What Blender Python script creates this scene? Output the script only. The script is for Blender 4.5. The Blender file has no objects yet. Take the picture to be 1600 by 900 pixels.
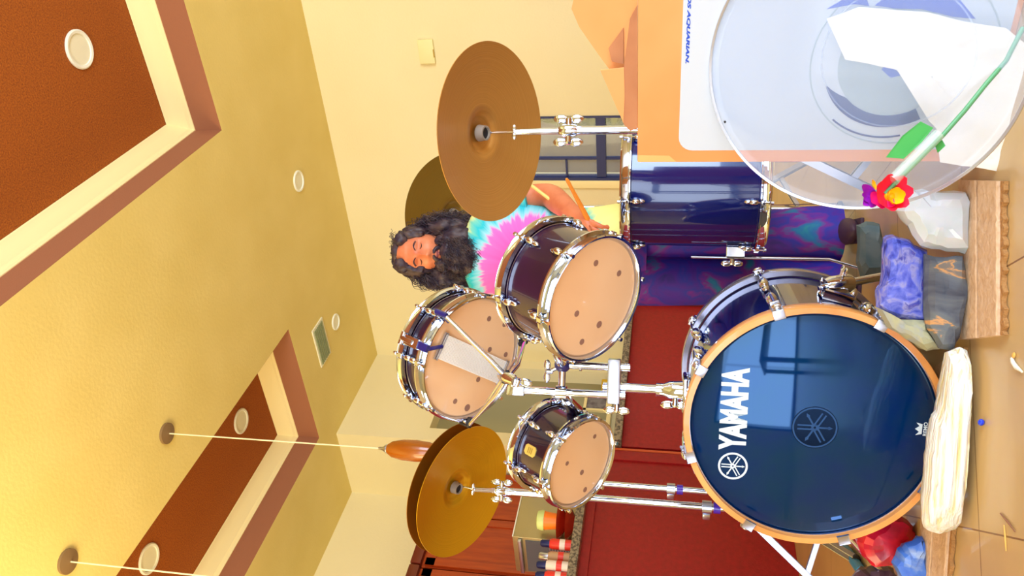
import bpy, bmesh, math, random
from mathutils import Vector, Matrix, Euler, noise
random.seed(7)
PI = math.pi; R = math.radians
S = bpy.context.scene; COL = S.collection

# ------------------------------------------------------------------ camera (a phone held on its side: the picture is rolled a quarter turn)
CAM = Vector((0, 0, 0.63)); F = 1246.46
CR = Vector((0.84043626, 0.5411821, 0.02808586))      # the room's right as the lens sees it
CD = Vector((-0.08114887, 0.17692588, -0.98087313))   # down
CF = Vector((-0.5358001, 0.82208221, 0.19261124))     # forward
cd = bpy.data.cameras.new('camera'); cam = bpy.data.objects.new('camera', cd); COL.objects.link(cam)
cd.sensor_width = 36; cd.lens = F * 36 / 1600; cd.clip_start = 0.05; cd.clip_end = 100
cam.matrix_world = Matrix(((CD.x, CR.x, -CF.x, CAM.x), (CD.y, CR.y, -CF.y, CAM.y), (CD.z, CR.z, -CF.z, CAM.z), (0, 0, 0, 1)))
S.camera = cam
S.view_settings.view_transform = 'Standard'; S.view_settings.look = 'None'
S.view_settings.gamma = 1; S.view_settings.use_curve_mapping = False; S.view_settings.exposure = 0.4
# ------------------------------------------------------------------ daylight and added warm fill
w = bpy.data.worlds.new('world'); S.world = w; w.use_nodes = True
wn = w.node_tree; bg = wn.nodes['Background']; bg.inputs[0].default_value = (0.72, 0.84, 1.0, 1); bg.inputs[1].default_value = 1.6
def area(name, loc, target, sx, sy, power, col):
    l = bpy.data.lights.new(name, 'AREA'); l.shape = 'RECTANGLE'; l.size = sx; l.size_y = sy; l.energy = power; l.color = col
    o = bpy.data.objects.new(name, l); COL.objects.link(o); o.location = loc
    o.rotation_euler = (Vector(target) - Vector(loc)).to_track_quat('-Z', 'Y').to_euler(); return o
area('daylight_from_patio_door', (2.9, 1.0, 1.25), (-0.8, 2.6, 1.1), 2.4, 2.0, 140, (0.74, 0.86, 1.0))
area('daylight_from_glass_door_behind', (0.45, -2.9, 1.18), (-0.9, 2.0, 1.0), 4.0, 2.2, 88, (0.88, 0.93, 1.0))
area('warm_fill_from_kitchen_side', (-4.2, -0.9, 1.9), (-3.0, 3.0, 1.5), 1.8, 1.2, 62, (1.0, 0.83, 0.48))  # unseen warm fill added to yellow the kitchen side; no window there
area('warm_bounce_fill', (-2.5, 0.3, 1.95), (-2.5, 1.2, 2.93), 0.9, 0.9, 26, (1.0, 0.82, 0.40))  # added uplight imitating warm bounce; the modelled lamps give no light

# ------------------------------------------------------------------ helpers
def ray(u, v): return CR * ((450 - v) / F) + CD * ((u - 800) / F) + CF
def at(u, v, d): return CAM + ray(u, v) * d
def at_axis(u, v, ax, val):
    r = ray(u, v); return CAM + r * ((val - CAM[ax]) / r[ax])
def at_plane(u, v, c, n):
    r = ray(u, v); return CAM + r * ((Vector(c) - CAM).dot(n) / r.dot(n))
def frame(c, z, xh):
    z = Vector(z).normalized(); x = Vector(xh); x = (x - z * x.dot(z)).normalized(); y = z.cross(x)
    return Matrix(((x.x, y.x, z.x, c[0]), (x.y, y.y, z.y, c[1]), (x.z, y.z, z.z, c[2]), (0, 0, 0, 1)))
def wm(o):
    m = o.matrix_basis.copy()
    while o.parent: o = o.parent; m = o.matrix_basis @ m
    return m
def lin(c): return tuple((x / 12.92 if x <= .04045 else ((x + .055) / 1.055) ** 2.4) for x in (c[0] / 255, c[1] / 255, c[2] / 255)) + (1,)

class MB:
    def __init__(s): s.bm = bmesh.new()
    def box(s, c, d, M=None, bev=0):
        r = bmesh.ops.create_cube(s.bm, size=1); vs = r['verts']
        for v in vs:
            v.co = Vector((v.co.x * d[0], v.co.y * d[1], v.co.z * d[2])) + Vector(c)
            if M is not None: v.co = M @ v.co
        if bev:
            es = set(e for v in vs for e in v.link_edges)
            bmesh.ops.bevel(s.bm, geom=list(es), offset=bev, segments=2, affect='EDGES', profile=.6)
        return s
    def b2(s, a, b, M=None, bev=0):
        a = Vector(a); b = Vector(b); d = b - a
        return s.box((a + b) / 2, (abs(d.x), abs(d.y), abs(d.z)), M, bev)
    def rings(s, rings, closed=False, cap=True):
        R_ = [[s.bm.verts.new(p) for p in r] for r in rings]; n = len(R_[0]); N = len(R_)
        for i in range(N if closed else N - 1):
            a = R_[i]; b = R_[(i + 1) % N]
            for j in range(n):
                try: s.bm.faces.new((a[j], a[(j + 1) % n], b[(j + 1) % n], b[j]))
                except ValueError: pass
        if cap and not closed:
            for r in (R_[0][::-1], R_[-1]):
                try: s.bm.faces.new(r)
                except ValueError: pass
        return s
    def tube(s, pts, r, seg=14, closed=False):
        pts = [Vector(p) for p in pts]; n = len(pts); rs = r if isinstance(r, (list, tuple)) else [r] * n
        t0 = (pts[1] - pts[0]).normalized(); up = Vector((0, 0, 1)) if abs(t0.z) < .9 else Vector((1, 0, 0))
        x = t0.cross(up).normalized(); out = []
        for i, p in enumerate(pts):
            a = pts[i - 1] if (i or closed) else pts[0]; b = pts[(i + 1) % n] if (i < n - 1 or closed) else pts[-1]
            t = (b - a).normalized(); x = (x - t * x.dot(t)).normalized(); y = t.cross(x)
            out.append([p + (x * math.cos(k * 2 * PI / seg) + y * math.sin(k * 2 * PI / seg)) * rs[i] for k in range(seg)])
        return s.rings(out, closed)
    def lathe(s, prof, seg=64, M=None, closed=True):
        out = []
        for k in range(seg):
            a = 2 * PI * k / seg; row = [Vector((r * math.cos(a), r * math.sin(a), z)) for r, z in prof]
            out.append([M @ p for p in row] if M is not None else row)
        rings_ = [[s.bm.verts.new(p) for p in r] for r in out]; n = len(prof)
        for k in range(seg):
            a = rings_[k]; b = rings_[(k + 1) % seg]
            for j in range(n if closed else n - 1):
                try: s.bm.faces.new((a[j], b[j], b[(j + 1) % n], a[(j + 1) % n]))
                except ValueError: pass
        return s
    def solid(s, prof, seg=40, M=None):     # profile from axis to axis
        s.lathe(prof, seg, M, closed=False); bmesh.ops.remove_doubles(s.bm, verts=s.bm.verts[:], dist=1e-6); return s
    def prism(s, poly, z0, z1, M=None):
        lo = [Vector((x, y, z0)) for x, y in poly]; hi = [Vector((x, y, z1)) for x, y in poly]
        if M is not None: lo = [M @ p for p in lo]; hi = [M @ p for p in hi]
        return s.rings([lo, hi])
    def ell(s, c, r, M=None, seg=16):
        q = bmesh.ops.create_uvsphere(s.bm, u_segments=seg, v_segments=max(6, seg // 2 + 2), radius=1)
        for v in q['verts']:
            v.co = Vector((v.co.x * r[0], v.co.y * r[1], v.co.z * r[2])) + Vector(c)
            if M is not None: v.co = M @ v.co
        return s
    def build(s, name, mat, parent=None, world=True, ang=38, kind=None, label=None):
        bm = s.bm
        if parent is not None and world: bm.transform(wm(parent).inverted())
        bmesh.ops.recalc_face_normals(bm, faces=bm.faces[:])
        me = bpy.data.meshes.new(name); bm.to_mesh(me); bm.free()
        me.shade_smooth(); me.set_sharp_from_angle(angle=R(ang))
        if mat: me.materials.append(mat)
        o = bpy.data.objects.new(name, me); COL.objects.link(o); o.parent = parent
        if kind: o['kind'] = kind
        if label: o['label'] = label
        return o
def thing(name, label, cat, M=None, group=None, loc=None):
    o = bpy.data.objects.new(name, None); COL.objects.link(o); o.empty_display_size = .05
    if M is not None: o.matrix_basis = M
    if loc is not None: o.location = loc
    o['label'] = label; o['category'] = cat
    if group: o['group'] = group
    return o
def tag(o, label, cat, group=None):
    o['label'] = label; o['category'] = cat
    if group: o['group'] = group
    return o

# ------------------------------------------------------------------ materials
def mat(name, col, rough=.5, metal=0, coat=0, spec=.5, trans=0, alpha=1, emit=None, es=0, sss=0, bump=None, mix=None, coat_rough=.03, aniso=0):
    """bump=(scale, strength)   mix=(colour2, scale, detail, lo, hi, vec_scale)"""
    m = bpy.data.materials.new(name); m.use_nodes = True; nt = m.node_tree; p = nt.nodes['Principled BSDF']
    c = lin(col); p.inputs['Base Color'].default_value = c
    p.inputs['Roughness'].default_value = rough; p.inputs['Metallic'].default_value = metal
    p.inputs['Coat Weight'].default_value = coat; p.inputs['Coat Roughness'].default_value = coat_rough
    p.inputs['Specular IOR Level'].default_value = spec; p.inputs['Transmission Weight'].default_value = trans
    p.inputs['Alpha'].default_value = alpha; p.inputs['Subsurface Weight'].default_value = sss; p.inputs['Subsurface Scale'].default_value = .02
    if emit: p.inputs['Emission Color'].default_value = lin(emit); p.inputs['Emission Strength'].default_value = es
    tc = nt.nodes.new('ShaderNodeTexCoord')
    if mix:
        c2, sc, det, lo, hi, vs = mix
        mp = nt.nodes.new('ShaderNodeMapping'); mp.inputs['Scale'].default_value = vs; nt.links.new(tc.outputs['Object'], mp.inputs[0])
        nz = nt.nodes.new('ShaderNodeTexNoise'); nz.inputs['Scale'].default_value = sc; nz.inputs['Detail'].default_value = det
        nt.links.new(mp.outputs[0], nz.inputs['Vector'])
        rp = nt.nodes.new('ShaderNodeMapRange'); rp.inputs['From Min'].default_value = lo; rp.inputs['From Max'].default_value = hi
        nt.links.new(nz.outputs['Fac'], rp.inputs['Value'])
        mx = nt.nodes.new('ShaderNodeMix'); mx.data_type = 'RGBA'; mx.inputs['A'].default_value = c; mx.inputs['B'].default_value = lin(c2)
        nt.links.new(rp.outputs[0], mx.inputs['Factor']); nt.links.new(mx.outputs['Result'], p.inputs['Base Color'])
    if bump:
        nb = nt.nodes.new('ShaderNodeTexNoise'); nb.inputs['Scale'].default_value = bump[0]; nb.inputs['Detail'].default_value = 4
        nt.links.new(tc.outputs['Object'], nb.inputs['Vector'])
        b = nt.nodes.new('ShaderNodeBump'); b.inputs['Strength'].default_value = bump[1]; b.inputs['Distance'].default_value = .01
        nt.links.new(nb.outputs['Fac'], b.inputs['Height']); nt.links.new(b.outputs[0], p.inputs['Normal'])
    return m
def ramp_mat(name, build, rough=.6, coat=0, **k):
    m = mat(name, (128, 128, 128), rough, coat=coat, **k); nt = m.node_tree; build(nt, nt.nodes['Principled BSDF']); return m
def N(nt, t, **k):
    n = nt.nodes.new(t)
    for a, v in k.items(): setattr(n, a, v)
    return n
def math_(nt, op, a, b=None, c=None):
    n = nt.nodes.new('ShaderNodeMath'); n.operation = op
    for i, x in enumerate((a, b, c)):
        if x is None: continue
        if isinstance(x, (int, float)): n.inputs[i].default_value = x
        else: nt.links.new(x, n.inputs[i])
    return n.outputs[0]
def ramp(nt, fac, stops, interp='LINEAR'):
    r = nt.nodes.new('ShaderNodeValToRGB'); r.color_ramp.interpolation = interp; e = r.color_ramp.elements
    while len(e) < len(stops): e.new(.5)
    for i, (p, c) in enumerate(stops): e[i].position = p; e[i].color = lin(c)
    nt.links.new(fac, r.inputs[0]); return r.outputs[0]

M_ceil = mat('painted_ceiling', (230, 208, 128), .85, bump=(60, .12), mix=((224, 201, 118), 3, 2, .3, .7, (1, 1, 1)))
M_wall = mat('painted_wall', (236, 222, 174), .8, bump=(70, .12), mix=((233, 218, 168), 2, 2, .3, .7, (1, 1, 1)))
M_brown = mat('brown_tray_paint', (174, 92, 4), .8, bump=(160, .25), mix=((132, 60, 0), 150, 3, .35, .7, (1, 1, 1)))
M_side = mat('brown_tray_side_paint', (158, 100, 66), .8, bump=(160, .15))
M_cream = mat('cream_crown_paint', (248, 230, 168), .6)
M_white = mat('white_plastic', (240, 240, 225), .4)
M_dim = mat('lamp_baffle', (236, 232, 204), .5)
M_dark = mat('dark_metal', (26, 36, 92), .4, metal=.3)
M_black = mat('black_rubber', (24, 24, 34), .55)
M_chrome = mat('chrome', (216, 226, 248), .07, metal=1)
M_satin = mat('satin_metal', (192, 200, 222), .28, metal=1)
M_wash = mat('grey_cup', (150, 140, 130), .4)
M_memory = mat('violet_memory_lock', (70, 30, 190), .3, coat=.5)
M_nylon = mat('navy_nylon', (30, 32, 110), .35, coat=.4)
M_shell = mat('dark_plum_lacquer', (44, 14, 58), .25, coat=1, mix=((22, 10, 30), 5, 3, .35, .7, (1, 1, 1)))
M_shell2 = mat('raven_blue_lacquer', (6, 16, 92), .16, coat=1)
M_shell2.node_tree.nodes['Principled BSDF'].inputs['Coat Tint'].default_value = (.6, .75, 1, 1)
M_head = mat('maple_toned_drumhead', (255, 214, 170), .22, coat=.5, mix=((250, 200, 150), 4, 2, .3, .75, (1, 1, 1)))
M_wires = mat('pale_snare_wires', (255, 255, 255), .5)
M_hoopwood = mat('maple_hoop', (246, 176, 100), .35, coat=.6, mix=((214, 134, 60), 6, 4, .3, .7, (1, 1, 8)))
M_greyhoop = mat('grey_lacquered_hoop', (168, 168, 190), .2, metal=.6, coat=.5)
M_bhead = mat('deep_blue_drumhead', (2, 36, 92), .045, spec=1.0, mix=((2, 46, 80), 9, 4, .35, .7, (1, 1, 1)))
M_bhead.node_tree.nodes['Principled BSDF'].inputs['Specular Tint'].default_value = (.28, .55, 1, 1)
M_print = mat('white_print', (214, 232, 246), .5)
M_dimprint = mat('dark_embossing', (44, 74, 120), .4)
M_patch = mat('navy_patch', (0, 8, 34), .12)
for m_ in (M_dimprint, M_patch): m_.node_tree.nodes['Principled BSDF'].inputs['Specular Tint'].default_value = (.2, .45, 1, 1)
M_gold = mat('gold_badge', (232, 208, 110), .35, metal=.35)
M_goldd = mat('gold_badge_relief', (176, 146, 60), .35, metal=.4)
M_spot = mat('worn_spot', (156, 116, 100), .5)
M_card = mat('orange_cardboard', (238, 168, 108), .75, mix=((230, 156, 94), 5, 3, .3, .7, (1, 1, 1)))
M_kraft = mat('kraft_inside', (196, 136, 96), .85, mix=((176, 116, 80), 9, 3, .3, .7, (1, 1, 1)))
M_glint = mat('corner_glint_tone', (252, 186, 120), .25, coat=.6)
M_label = mat('white_label', (202, 214, 232), .5)
M_blueink = mat('blue_ink', (8, 70, 204), .5)
M_navyink = mat('navy_ink', (34, 46, 122), .5)
M_greydisc = mat('pale_grey_ink', (168, 186, 200), .5)
M_plast = mat('white_plastic_bag', (250, 252, 252), .35, bump=(12, .6))
M_granite = mat('speckled_granite', (150, 136, 112), .3, coat=.3, mix=((74, 64, 56), 70, 5, .42, .58, (1, 1, 1)))
M_maroon = mat('maroon_lacquer', (160, 10, 18), .5, bump=(120, .12), mix=((140, 6, 10), 40, 4, .3, .7, (1, 1, 1)))
M_mtrim = mat('orange_red_trim', (205, 84, 34), .4)
M_cab = mat('orange_red_wood', (178, 66, 4), .35, coat=.25, mix=((150, 44, 2), 5, 5, .3, .7, (8, 8, 1)))
M_cabd = mat('dark_red_wood', (104, 28, 8), .4, coat=.2)
M_skin = mat('skin', (226, 140, 98), .5, sss=.08, mix=((200, 108, 72), 14, 3, .3, .7, (1, 1, 1)))
M_lip = mat('lips', (150, 80, 80), .5)
M_hair = mat('dark_curly_hair', (44, 32, 48), .55, mix=((92, 74, 70), 26, 3, .45, .75, (1, 1, 1)))
M_eye = mat('lash', (34, 20, 22), .5)
M_stick = mat('hickory', (240, 150, 52), .45)
M_stick2 = mat('pale_hickory', (238, 208, 120), .45)
M_leaf = mat('leaf_green', (70, 170, 84), .5)
M_stem = mat('stem_green', (92, 160, 112), .4)
M_petr = mat('red_petal', (250, 24, 66), .55); M_pety = mat('yellow_petal', (255, 196, 0), .55); M_petp = mat('purple_petal', (164, 24, 200), .55)
M_bead = mat('blue_bead', (20, 60, 230), .3); M_straw = mat('straw', (230, 180, 90), .6)
M_glassw = mat('window_glass', (235, 240, 240), .02, trans=1, alpha=.35)
M_amber = mat('amber_glass', (160, 84, 6), .25, coat=.4)

def clear_mat(name, tint, fac, rough):
    m = bpy.data.materials.new(name); m.use_nodes = True; nt = m.node_tree; p = nt.nodes['Principled BSDF']
    p.inputs['Base Color'].default_value = lin(tint); p.inputs['Roughness'].default_value = rough; p.inputs['Coat Weight'].default_value = 1
    tr = N(nt, 'ShaderNodeBsdfTransparent'); mx = N(nt, 'ShaderNodeMixShader'); mx.inputs[0].default_value = fac
    nt.links.new(tr.outputs[0], mx.inputs[1]); nt.links.new(p.outputs[0], mx.inputs[2])
    nt.links.new(mx.outputs[0], nt.nodes['Material Output'].inputs[0]); return m
M_clear = clear_mat('clear_drumhead_film', (186, 210, 250), .17, .05)  # blue-white tint put into the film for reflected sky
M_sleeve = clear_mat('clear_sleeve', (225, 245, 240), .35, .08)
M_glass = clear_mat('drinking_glass', (220, 235, 225), .3, .05)
M_pane = clear_mat('pane', (225, 235, 240), .12, .05)

def f_floor(nt, p):
    g = N(nt, 'ShaderNodeNewGeometry'); sp = N(nt, 'ShaderNodeSeparateXYZ'); nt.links.new(g.outputs['Position'], sp.inputs[0])
    s2 = 1 / math.sqrt(2); masks = []
    for sgn, off in ((1, .089), (-1, 1.826)):
        u = math_(nt, 'MULTIPLY', math_(nt, 'ADD' if sgn > 0 else 'SUBTRACT', sp.outputs[0], sp.outputs[1]), s2)
        u = math_(nt, 'DIVIDE', math_(nt, 'ADD', u, off + 5), .5)
        f = math_(nt, 'ABSOLUTE', math_(nt, 'SUBTRACT', math_(nt, 'FRACT', math_(nt, 'ADD', u, .5)), .5))
        masks.append(math_(nt, 'LESS_THAN', f, .0035))
    mk = math_(nt, 'MAXIMUM', masks[0], masks[1])
    nz = N(nt, 'ShaderNodeTexNoise'); nz.inputs['Scale'].default_value = 3; nz.inputs['Detail'].default_value = 5; nt.links.new(g.outputs['Position'], nz.inputs['Vector'])
    col = ramp(nt, nz.outputs['Fac'], ((.3, (212, 182, 130)), (.5, (203, 173, 120)), (.7, (193, 163, 113))))
    mx = N(nt, 'ShaderNodeMix'); mx.data_type = 'RGBA'; nt.links.new(mk, mx.inputs['Factor']); nt.links.new(col, mx.inputs['A'])
    mx.inputs['B'].default_value = lin((132, 94, 54)); nt.links.new(mx.outputs['Result'], p.inputs['Base Color'])
M_floor = ramp_mat('large_tan_floor_tiles', f_floor, .32, coat=.15)

def f_cym(c1, c2):
    def f(nt, p):
        tc = N(nt, 'ShaderNodeTexCoord'); ln = N(nt, 'ShaderNodeVectorMath', operation='LENGTH'); nt.links.new(tc.outputs['Object'], ln.inputs[0])
        cb = N(nt, 'ShaderNodeCombineXYZ'); nt.links.new(math_(nt, 'MULTIPLY', ln.outputs['Value'], 120), cb.inputs[0])
        nz = N(nt, 'ShaderNodeTexNoise'); nz.inputs['Scale'].default_value = 3; nz.inputs['Detail'].default_value = 6; nt.links.new(cb.outputs[0], nz.inputs['Vector'])
        nt.links.new(ramp(nt, nz.outputs['Fac'], ((.3, c1), (.7, c2))), p.inputs['Base Color'])
        b = N(nt, 'ShaderNodeBump'); b.inputs['Strength'].default_value = .25; b.inputs['Distance'].default_value = .002
        nt.links.new(nz.outputs['Fac'], b.inputs['Height']); nt.links.new(b.outputs[0], p.inputs['Normal'])
        p.inputs['Metallic'].default_value = .5
    return f
M_cymR = ramp_mat('bronze_cymbal_brown', f_cym((212, 160, 84), (194, 142, 68)), .36)
M_cymL = ramp_mat('bronze_cymbal_gold', f_cym((226, 178, 36), (208, 160, 24)), .3)
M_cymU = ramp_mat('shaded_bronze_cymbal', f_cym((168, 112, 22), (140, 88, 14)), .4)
M_cymB = ramp_mat('olive_bronze_cymbal', f_cym((150, 122, 46), (134, 106, 40)), .4)

def f_shirt(nt, p):
    tc = N(nt, 'ShaderNodeTexCoord'); mp = N(nt, 'ShaderNodeMapping'); nt.links.new(tc.outputs['Object'], mp.inputs[0])
    mp.inputs['Location'].default_value = (.05, 0, -1.115); mp.inputs['Scale'].default_value = (1, .25, 1)
    sp = N(nt, 'ShaderNodeSeparateXYZ'); nt.links.new(mp.outputs[0], sp.inputs[0])
    ang = math_(nt, 'ARCTAN2', sp.outputs[2], sp.outputs[0])
    cb = N(nt, 'ShaderNodeCombineXYZ'); nt.links.new(math_(nt, 'MULTIPLY', ang, 5), cb.inputs[0])
    n1 = N(nt, 'ShaderNodeTexNoise'); n1.inputs['Scale'].default_value = 1.6; n1.inputs['Detail'].default_value = 3; nt.links.new(cb.outputs[0], n1.inputs['Vector'])
    ln = N(nt, 'ShaderNodeVectorMath', operation='LENGTH'); nt.links.new(mp.outputs[0], ln.inputs[0])
    d = math_(nt, 'ADD', ln.outputs['Value'], math_(nt, 'MULTIPLY', math_(nt, 'SUBTRACT', n1.outputs['Fac'], .5), .14))
    c = ramp(nt, math_(nt, 'MULTIPLY', d, 2), ((0, (240, 200, 170)), (.1, (246, 120, 170)), (.2, (250, 90, 190)), (.37, (252, 110, 204)), (.41, (150, 214, 230)), (.48, (20, 190, 210)), (.56, (120, 210, 190)), (.61, (238, 240, 150)), (1, (222, 214, 120))))
    nt.links.new(c, p.inputs['Base Color'])
M_shirt = ramp_mat('tie_dye_shirt', f_shirt, .8)
def f_pants(nt, p):
    tc = N(nt, 'ShaderNodeTexCoord'); mp = N(nt, 'ShaderNodeMapping'); nt.links.new(tc.outputs['Object'], mp.inputs[0]); mp.inputs['Scale'].default_value = (1.2, 1, .8); mp.inputs['Rotation'].default_value = (0, .5, 0)
    n1 = N(nt, 'ShaderNodeTexNoise'); n1.inputs['Scale'].default_value = 9; n1.inputs['Detail'].default_value = 3; n1.inputs['Distortion'].default_value = .6; nt.links.new(mp.outputs[0], n1.inputs['Vector'])
    c = ramp(nt, n1.outputs['Fac'], ((.28, (14, 30, 110)), (.4, (70, 24, 150)), (.48, (34, 40, 160)), (.56, (110, 20, 140)), (.64, (10, 100, 160)), (.76, (20, 140, 140))))
    nt.links.new(c, p.inputs['Base Color'])
M_pants = ramp_mat('purple_blue_tie_dye', f_pants, .7)
def f_rock(stops, sc, stretch=(1, 1, 1), dist=.5, bump=.6):
    def f(nt, p):
        tc = N(nt, 'ShaderNodeTexCoord'); mp = N(nt, 'ShaderNodeMapping'); nt.links.new(tc.outputs['Object'], mp.inputs[0]); mp.inputs['Scale'].default_value = stretch
        n1 = N(nt, 'ShaderNodeTexNoise'); n1.inputs['Scale'].default_value = sc; n1.inputs['Detail'].default_value = 8; n1.inputs['Distortion'].default_value = dist; nt.links.new(mp.outputs[0], n1.inputs['Vector'])
        nt.links.new(ramp(nt, n1.outputs['Fac'], stops), p.inputs['Base Color'])
        b = N(nt, 'ShaderNodeBump'); b.inputs['Strength'].default_value = bump; b.inputs['Distance'].default_value = .006
        nt.links.new(n1.outputs['Fac'], b.inputs['Height']); nt.links.new(b.outputs[0], p.inputs['Normal'])
    return f
M_sodal = ramp_mat('blue_sodalite', f_rock(((.3, (30, 40, 130)), (.42, (70, 84, 200)), (.5, (110, 120, 220)), (.56, (150, 150, 210)), (.63, (60, 70, 180)), (.75, (200, 150, 170))), 24, (1, 1, 3), .5), .4)
M_sodalgrey = ramp_mat('olive_grey_matrix', f_rock(((.3, (130, 130, 120)), (.5, (176, 176, 140)), (.7, (150, 156, 170))), 16), .6)
M_slate = ramp_mat('dark_slate_rock', f_rock(((.3, (54, 60, 78)), (.5, (92, 98, 108)), (.60, (104, 110, 112)), (.63, (206, 150, 90)), (.68, (120, 110, 100))), 9, (2.5, 1, 1), .8), .5)
M_quartz = ramp_mat('milky_quartz', f_rock(((.3, (190, 206, 206)), (.5, (208, 214, 222)), (.7, (224, 228, 226))), 7), .25, coat=.5, sss=.3)
M_red = ramp_mat('red_mineral', f_rock(((.3, (140, 8, 46)), (.5, (214, 18, 60)), (.62, (244, 30, 60)), (.75, (230, 70, 100))), 12), .35, coat=.3)
M_bluew = ramp_mat('blue_white_mineral', f_rock(((.3, (40, 84, 200)), (.48, (80, 130, 220)), (.56, (170, 190, 220)), (.7, (190, 196, 176))), 9), .4, coat=.2)
M_darkr = ramp_mat('dark_mineral', f_rock(((.3, (60, 40, 70)), (.55, (96, 74, 100)), (.72, (150, 130, 150))), 12), .35, coat=.3)
M_greenr = ramp_mat('grey_green_mineral', f_rock(((.3, (60, 96, 110)), (.5, (104, 120, 124)), (.7, (50, 90, 110))), 8), .5)
M_selen = ramp_mat('fibrous_selenite', f_rock(((.3, (238, 214, 140)), (.4, (248, 238, 204)), (.5, (250, 248, 238)), (.75, (255, 255, 252))), 9, (.4, 11, 11), .3, 1.6), .4, coat=.2, sss=.2)
M_brick = ramp_mat('crumbly_tan_slab', f_rock(((.3, (204, 166, 128)), (.5, (216, 182, 146)), (.7, (226, 196, 164))), 60), .8)
M_fringe = mat('crumbly_fringe_brown', (176, 128, 74), .9, bump=(120, .8))
M_brickd = mat('tan_slab_groove', (150, 104, 76), .8)

# ------------------------------------------------------------------ the room
H = 2.93
def struct(name, mb, m, **k): return mb.build(name, m, kind='structure', **k)
struct('floor', MB().b2((-5.4, -3.2, -.08), (3.2, 5.0, 0)), M_floor)
R1 = (-1.41, -.9, 1.7, 3.585); R2 = (-3.654, -.4, -2.745, 3.675)
cb_ = MB(); z0, z1 = H, H + .1
cb_.b2((-5.4, -3.2, z0), (R2[0], 5, z1)).b2((R2[2], -3.2, z0), (R1[0], 5, z1)).b2((R1[2], -3.2, z0), (3.2, 5, z1))
for r in (R1, R2): cb_.b2((r[0], -3.2, z0), (r[2], r[1], z1)); cb_.b2((r[0], r[3], z0), (r[2], 5, z1))
struct('ceiling', cb_, M_ceil)
def tray(r, i):
    x0, y0, x1, y1 = r; t = .02; b = MB()
    e = .002; zl = z0 + .001
    for a, c in (((x0 - t, y0 - t, zl), (x0 + e, y1 + t, z0 + .28)), ((x1 - e, y0 - t, zl), (x1 + t, y1 + t, z0 + .28)), ((x0, y0 - t, zl), (x1, y0 + e, z0 + .28)), ((x0, y1 - e, zl), (x1, y1 + t, z0 + .28))): b.b2(a, c)
    struct('trim_%d' % i, b, M_side)
    struct('ceiling', MB().b2((x0 - t, y0 - t, z0 + .27), (x1 + t, y1 + t, z0 + .3)), M_brown)
    prof = [(0, .15), (.006, .15), (.01, .165), (.018, .175), (.024, .2), (.04, .225), (.05, .245), (.054, .262), (.058, .268), (.0, .268)]
    rings = []
    for d, z in prof: rings.append([Vector((x0 + d, y0 + d, H + z)), Vector((x1 - d, y0 + d, H + z)), Vector((x1 - d, y1 - d, H + z)), Vector((x0 + d, y1 - d, H + z))])
    struct('trim_%d' % (i + 1), MB().rings(rings, closed=True, cap=False), M_cream, ang=20)
tray(R1, 1); tray(R2, 3)
YB = 4.83; WX0, WX1, WZ0, WZ1 = -2.275, -1.83, .35, 1.95
b = MB().b2((-3.9, YB, 0), (WX0, YB + .12, H)).b2((WX1, YB, 0), (3.2, YB + .12, H)).b2((WX0, YB, 0), (WX1, YB + .12, WZ0)).b2((WX0, YB, WZ1), (WX1, YB + .12, H))
struct('wall_back', b, M_wall)
# jogged kitchen walls: side wall with a pass-through opening, then the short wall facing us, then the left wall
XS = -3.827
b = MB().b2((XS - .12, 3.90, 2.27), (XS, YB + .12, H)).b2((XS - .12, 3.90, 0), (XS, 4.02, 2.27)).b2((XS - .12, 4.02, 0), (XS, YB + .12, 1.0)).b2((XS - .12, 4.74, 1.0), (XS, YB + .12, 2.27))
struct('wall_kitchen_side', b, M_wall)
struct('wall_kitchen_end', MB().b2((-4.54, 3.90, 0), (XS - .12, 4.02, H)), M_wall)
struct('wall_left', MB().b2((-4.54, -3.2, 0), (-4.42, 3.90, H)), M_wall)
M_taupe = mat('pantry_shade_tone', (188, 172, 122), .85)  # darker tone puts the pantry's shade into the wall colour
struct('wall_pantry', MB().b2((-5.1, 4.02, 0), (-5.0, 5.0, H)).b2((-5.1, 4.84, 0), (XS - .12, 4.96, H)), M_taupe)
# right wall with a wide patio door opening, and the wall behind the camera with a window
struct('wall_right', MB().b2((3.0, -3.2, 0), (3.12, -.3, H)).b2((3.0, 2.3, 0), (3.12, 5, H)).b2((3.0, -.3, 2.3), (3.12, 2.3, H)), M_wall)
struct('wall_front', MB().b2((-4.54, -3.12, 0), (-1.6, -3.0, H)).b2((2.5, -3.12, 0), (3.2, -3.0, H)).b2((-1.6, -3.12, 2.3), (2.5, -3.0, H)), M_wall)
fr = MB()
for x in (-1.57, .45, 2.47): fr.b2((x - .03, -3.1, .0), (x + .03, -3.02, 2.3))
for z in (.03, 2.27): fr.b2((-1.6, -3.1, z - .03), (2.5, -3.02, z + .03))
struct('door_1', fr, M_dark)
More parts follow.
